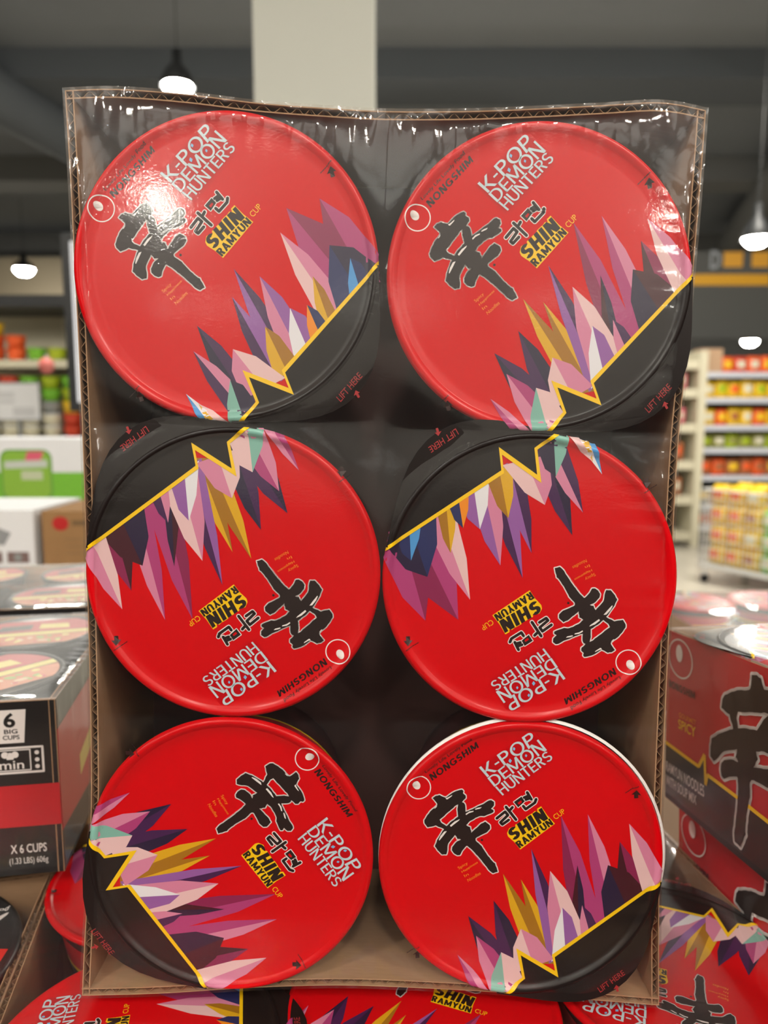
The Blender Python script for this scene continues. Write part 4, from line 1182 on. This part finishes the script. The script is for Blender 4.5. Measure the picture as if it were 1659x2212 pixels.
def pillow(name, m, m2):
    """a puffed noodle packet standing up with crimped ends"""
    mb = MB(); nx_, nz_ = 10, 12; rows = {1: [], -1: []}
    for s in (-1, 1):
        vs_ = []
        for j in range(nz_+1):
            for i in range(nx_+1):
                u = i/nx_*2-1; v = j/nz_*2-1
                b = max(0, (1-u**4))*max(0, (1-abs(v)**3.2))
                vs_.append((u*.5*(1-.05*abs(v)**6), s*.5*(b**.6)*.98+s*.005, (v+1)/2))
        fs = [(j*(nx_+1)+i, j*(nx_+1)+i+1, (j+1)*(nx_+1)+i+1, (j+1)*(nx_+1)+i) for j in range(nz_) for i in range(nx_)]
        up_ = [f for f in fs if 4 <= (f[0]//(nx_+1)) <= 8 and 2 <= f[0] % (nx_+1) <= 7]
        rest = [f for f in fs if f not in up_]
        rv = (lambda l: [tuple(reversed(f)) for f in l]) if s > 0 else (lambda l: l)
        mb.add(vs_, rv(rest), m, True); mb.add(vs_, rv(up_), m2, True)
    return mb.build(name)
PACKS = {}
def packet(m, m2, loc, size, label, group, yaw=0):
    k = m.name+m2.name
    if k not in PACKS: o = PACKS[k] = pillow('noodle_packet', m, m2)
    else: o = PACKS[k].copy(); COL.objects.link(o)
    o.location = loc; o.scale = size; o.rotation_euler = (0, 0, yaw)
    return tag(o, label, 'noodle packet', group)
ROWS = [(1.865, .20, [(P_ORG, P_YEL), (P_REDP, P_CREAM), (P_ORG, P_CREAM)], .30), (1.595, .21, [(P_YEL, P_CREAM), (P_YEL, P_LIME), (P_YEL, P_ORG)], .12), (1.305, .20, [(P_YEL, P_CREAM), (P_ORG, P_YEL), (P_YEL, P_BRN)], .12),
        (1.06, .17, [(P_OLIVE, P_LIME), (P_OLIVE, P_CREAM), (P_LIME, P_OLIVE)], .12), (.765, .20, [(P_BRN, P_ORG), (P_ORG, P_BRN), (P_BRN, P_YEL)], .12), (.45, .19, [(P_GRY, P_YEL), (P_BRN, P_CREAM), (P_ORG, P_CREAM)], .12), (.22, .15, [(P_BRN, P_ORG), (P_ORG, P_CREAM), (P_BRN, P_GRY)], .12)]
NM = ['top', 'second', 'third', 'fourth', 'fifth', 'sixth', 'lowest']
WD = {P_ORG.name: 'orange', P_YEL.name: 'yellow', P_REDP.name: 'red', P_OLIVE.name: 'olive', P_LIME.name: 'lime', P_BRN.name: 'brown', P_GRY.name: 'grey', P_GREEN.name: 'green'}
ORD = ['first', 'second', 'third', 'fourth', 'fifth', 'sixth', 'seventh']
for (z, hh, cols, x0), rn in zip(ROWS, NM):
    x = x0; k = 0
    while x < .92 and k < 7:
        m, m2 = cols[k % len(cols)]
        w_ = rnd.uniform(.125, .15)
        packet(m, m2, (GX+x+w_/2+.03, GY+.12, z+.001), (w_, .09, hh*rnd.uniform(.9, 1.0)), '%s noodle packet, %s from the left on the %s shelf at the right' % (WD[m.name], ORD[k], rn), 'packets on the right shelving')
        x += w_+.006; k += 1
t = marked_carton('cardboard_carton', (3.40, 8.06, 1.866), (3.625, 8.3, 2.125), mat('carton_tan', (196, 160, 128), 0.7), 'tan carton standing at the left end of the top right shelf')
for z, lab in ((1.70, 'upper'), (1.33, 'lower')):
    m = P_PNK
    packet(m, P_CREAM, (GX-.13, GY+.10, z+.001), (.20, .1, .17), 'pink noodle packet in the %s niche of the end shelf' % lab, 'pink packets on the end shelf')
packet(P_BRN, P_ORG, (GX-.13, GY+.10, .931), (.20, .1, .20), 'brown and orange packet in the third niche of the end shelf', 'pink packets on the end shelf')
packet(P_BRN, P_CREAM, (GX-.13, GY+.10, .551), (.20, .1, .20), 'brown and cream packet in the low niche of the end shelf', 'pink packets on the end shelf')

# wire basket of noodle packets
WIRE = mat('wire_white', (224, 224, 222), 0.4, 0.5)
Bk = Matrix.Translation((3.16, 5.98, 0)) @ Matrix.Rotation(math.radians(-62), 4, 'Z')
t = empty('wire_basket', Bk, 'white wire dump basket on castors in the right aisle', 'basket')
L2, D2, zb, zt_ = .42, .30, .17, .80
for nm_, p0, p1, nrm in (('wire_side', (-L2, -D2), (L2, -D2), 0), ('wire_side', (-L2, D2), (L2, D2), 0), ('wire_end', (-L2, -D2), (-L2, D2), 0), ('wire_end', (L2, -D2), (L2, D2), 0)):
    mb = MB(); n = 22 if nm_ == 'wire_side' else 16
    for k in range(n+1):
        x = p0[0]+(p1[0]-p0[0])*k/n; y = p0[1]+(p1[1]-p0[1])*k/n
        r_ = .008 if k in (0, n) else .0028
        mb.tube((x, y, zb-.05 if k in (0, n) else zb), (x, y, zt_), r_, WIRE, 6)
    for k in range(10):
        z = zb+(zt_-zb)*k/9
        mb.tube((p0[0], p0[1], z), (p1[0], p1[1], z), .008 if k in (0, 9) else .0028, WIRE, 6)
    mb.build(nm_, t)
mb = MB(); mb.box((-L2, -D2, zb-.03), (L2, D2, zb-.012), WIRE); mb.build('floor_plate', t)
for x in (-L2+.03, L2-.03):
    for y in (-D2+.03, D2-.03):
        mb = MB(); mb.tube((x, y, .05), (x, y, zb-.03), .012, WIRE, 8); mb.tube((x-.014, y, .038), (x+.014, y, .038), .038, FRAME_B, 16); mb.build('castor', t)
k = 0
for lev in range(4):
    for i in range(5):
        for j in range(2):
            x = -L2+.09+i*.16; y = -D2+.12+j*.3
            if lev == 3 and i > 2: continue
            m, m2 = [(P_YEL, P_ORG), (P_YEL, P_CREAM), (P_GREEN, P_CREAM), (P_YEL, P_BRN)][0 if i < 2 else (1 if i == 2 and lev % 2 else 2 if i >= 3 else 3)]
            p = Bk @ Vector((x, y, zb-.01+lev*.172))
            packet(m, m2, p, (.15, .13, .168), '%s noodle packet, layer %s up, in the white wire basket' % (WD[m.name], ['one', 'two', 'three', 'four'][lev]), 'packets in the wire basket', math.radians(-62+rnd.uniform(-6, 6)))

# hanging shop sign: grey letter, two amber blocks, amber bar on a dark board
t = empty('hanging_sign', Matrix.Translation((4.1, 9.0, CAMZ)), 'dark hanging shop board with amber blocks and an amber bar at the right', 'sign')
SIGN_D = mat('sign_board', (84, 84, 82), 0.7); AMBER = mat('sign_amber', (226, 164, 52), 0.5); AMB2 = mat('sign_amber_deep', (226, 166, 36), 0.5); LETT = mat('sign_letter', (150, 154, 160), 0.5)
mb = MB(); mb.box((-1.4, .0, .93), (1.0, .08, 1.93), SIGN_D)
pr = Print(mb, lambda x, z, l: (x, -.002*l, z))
def bx(px0, py0, px1, py1, m, l=1):
    X = lambda p: (p-829.5)/1597*9.0*1.0-4.1; Z = lambda p: (901-p)/1597*9.0*1.02
    pr.poly([(X(px0), Z(py1)), (X(px1), Z(py1)), (X(px1), Z(py0)), (X(px0), Z(py0))], m, l)
bx(1538, 566, 1578, 596, AMBER); bx(1597, 566, 1634, 596, AMBER); bx(1300, 610, 1637, 632, AMB2)
pr.text('D', [((1510-829.5)/1597*9-4.1, (901-600)/1597*9*1.02), ((1532-829.5)/1597*9-4.1, (901-600)/1597*9*1.02), ((1532-829.5)/1597*9-4.1, (901-563)/1597*9*1.02), ((1510-829.5)/1597*9-4.1, (901-563)/1597*9*1.02)], LETT, 1, .03)
mb.build('sign_board', t)
for x in (-1.2, .8):
    mb = MB(); mb.tube((x, .04, 1.93), (x, .04, 5.2-CAMZ), .01, LAMP_CASE, 8); mb.build('hanger_rod', t)
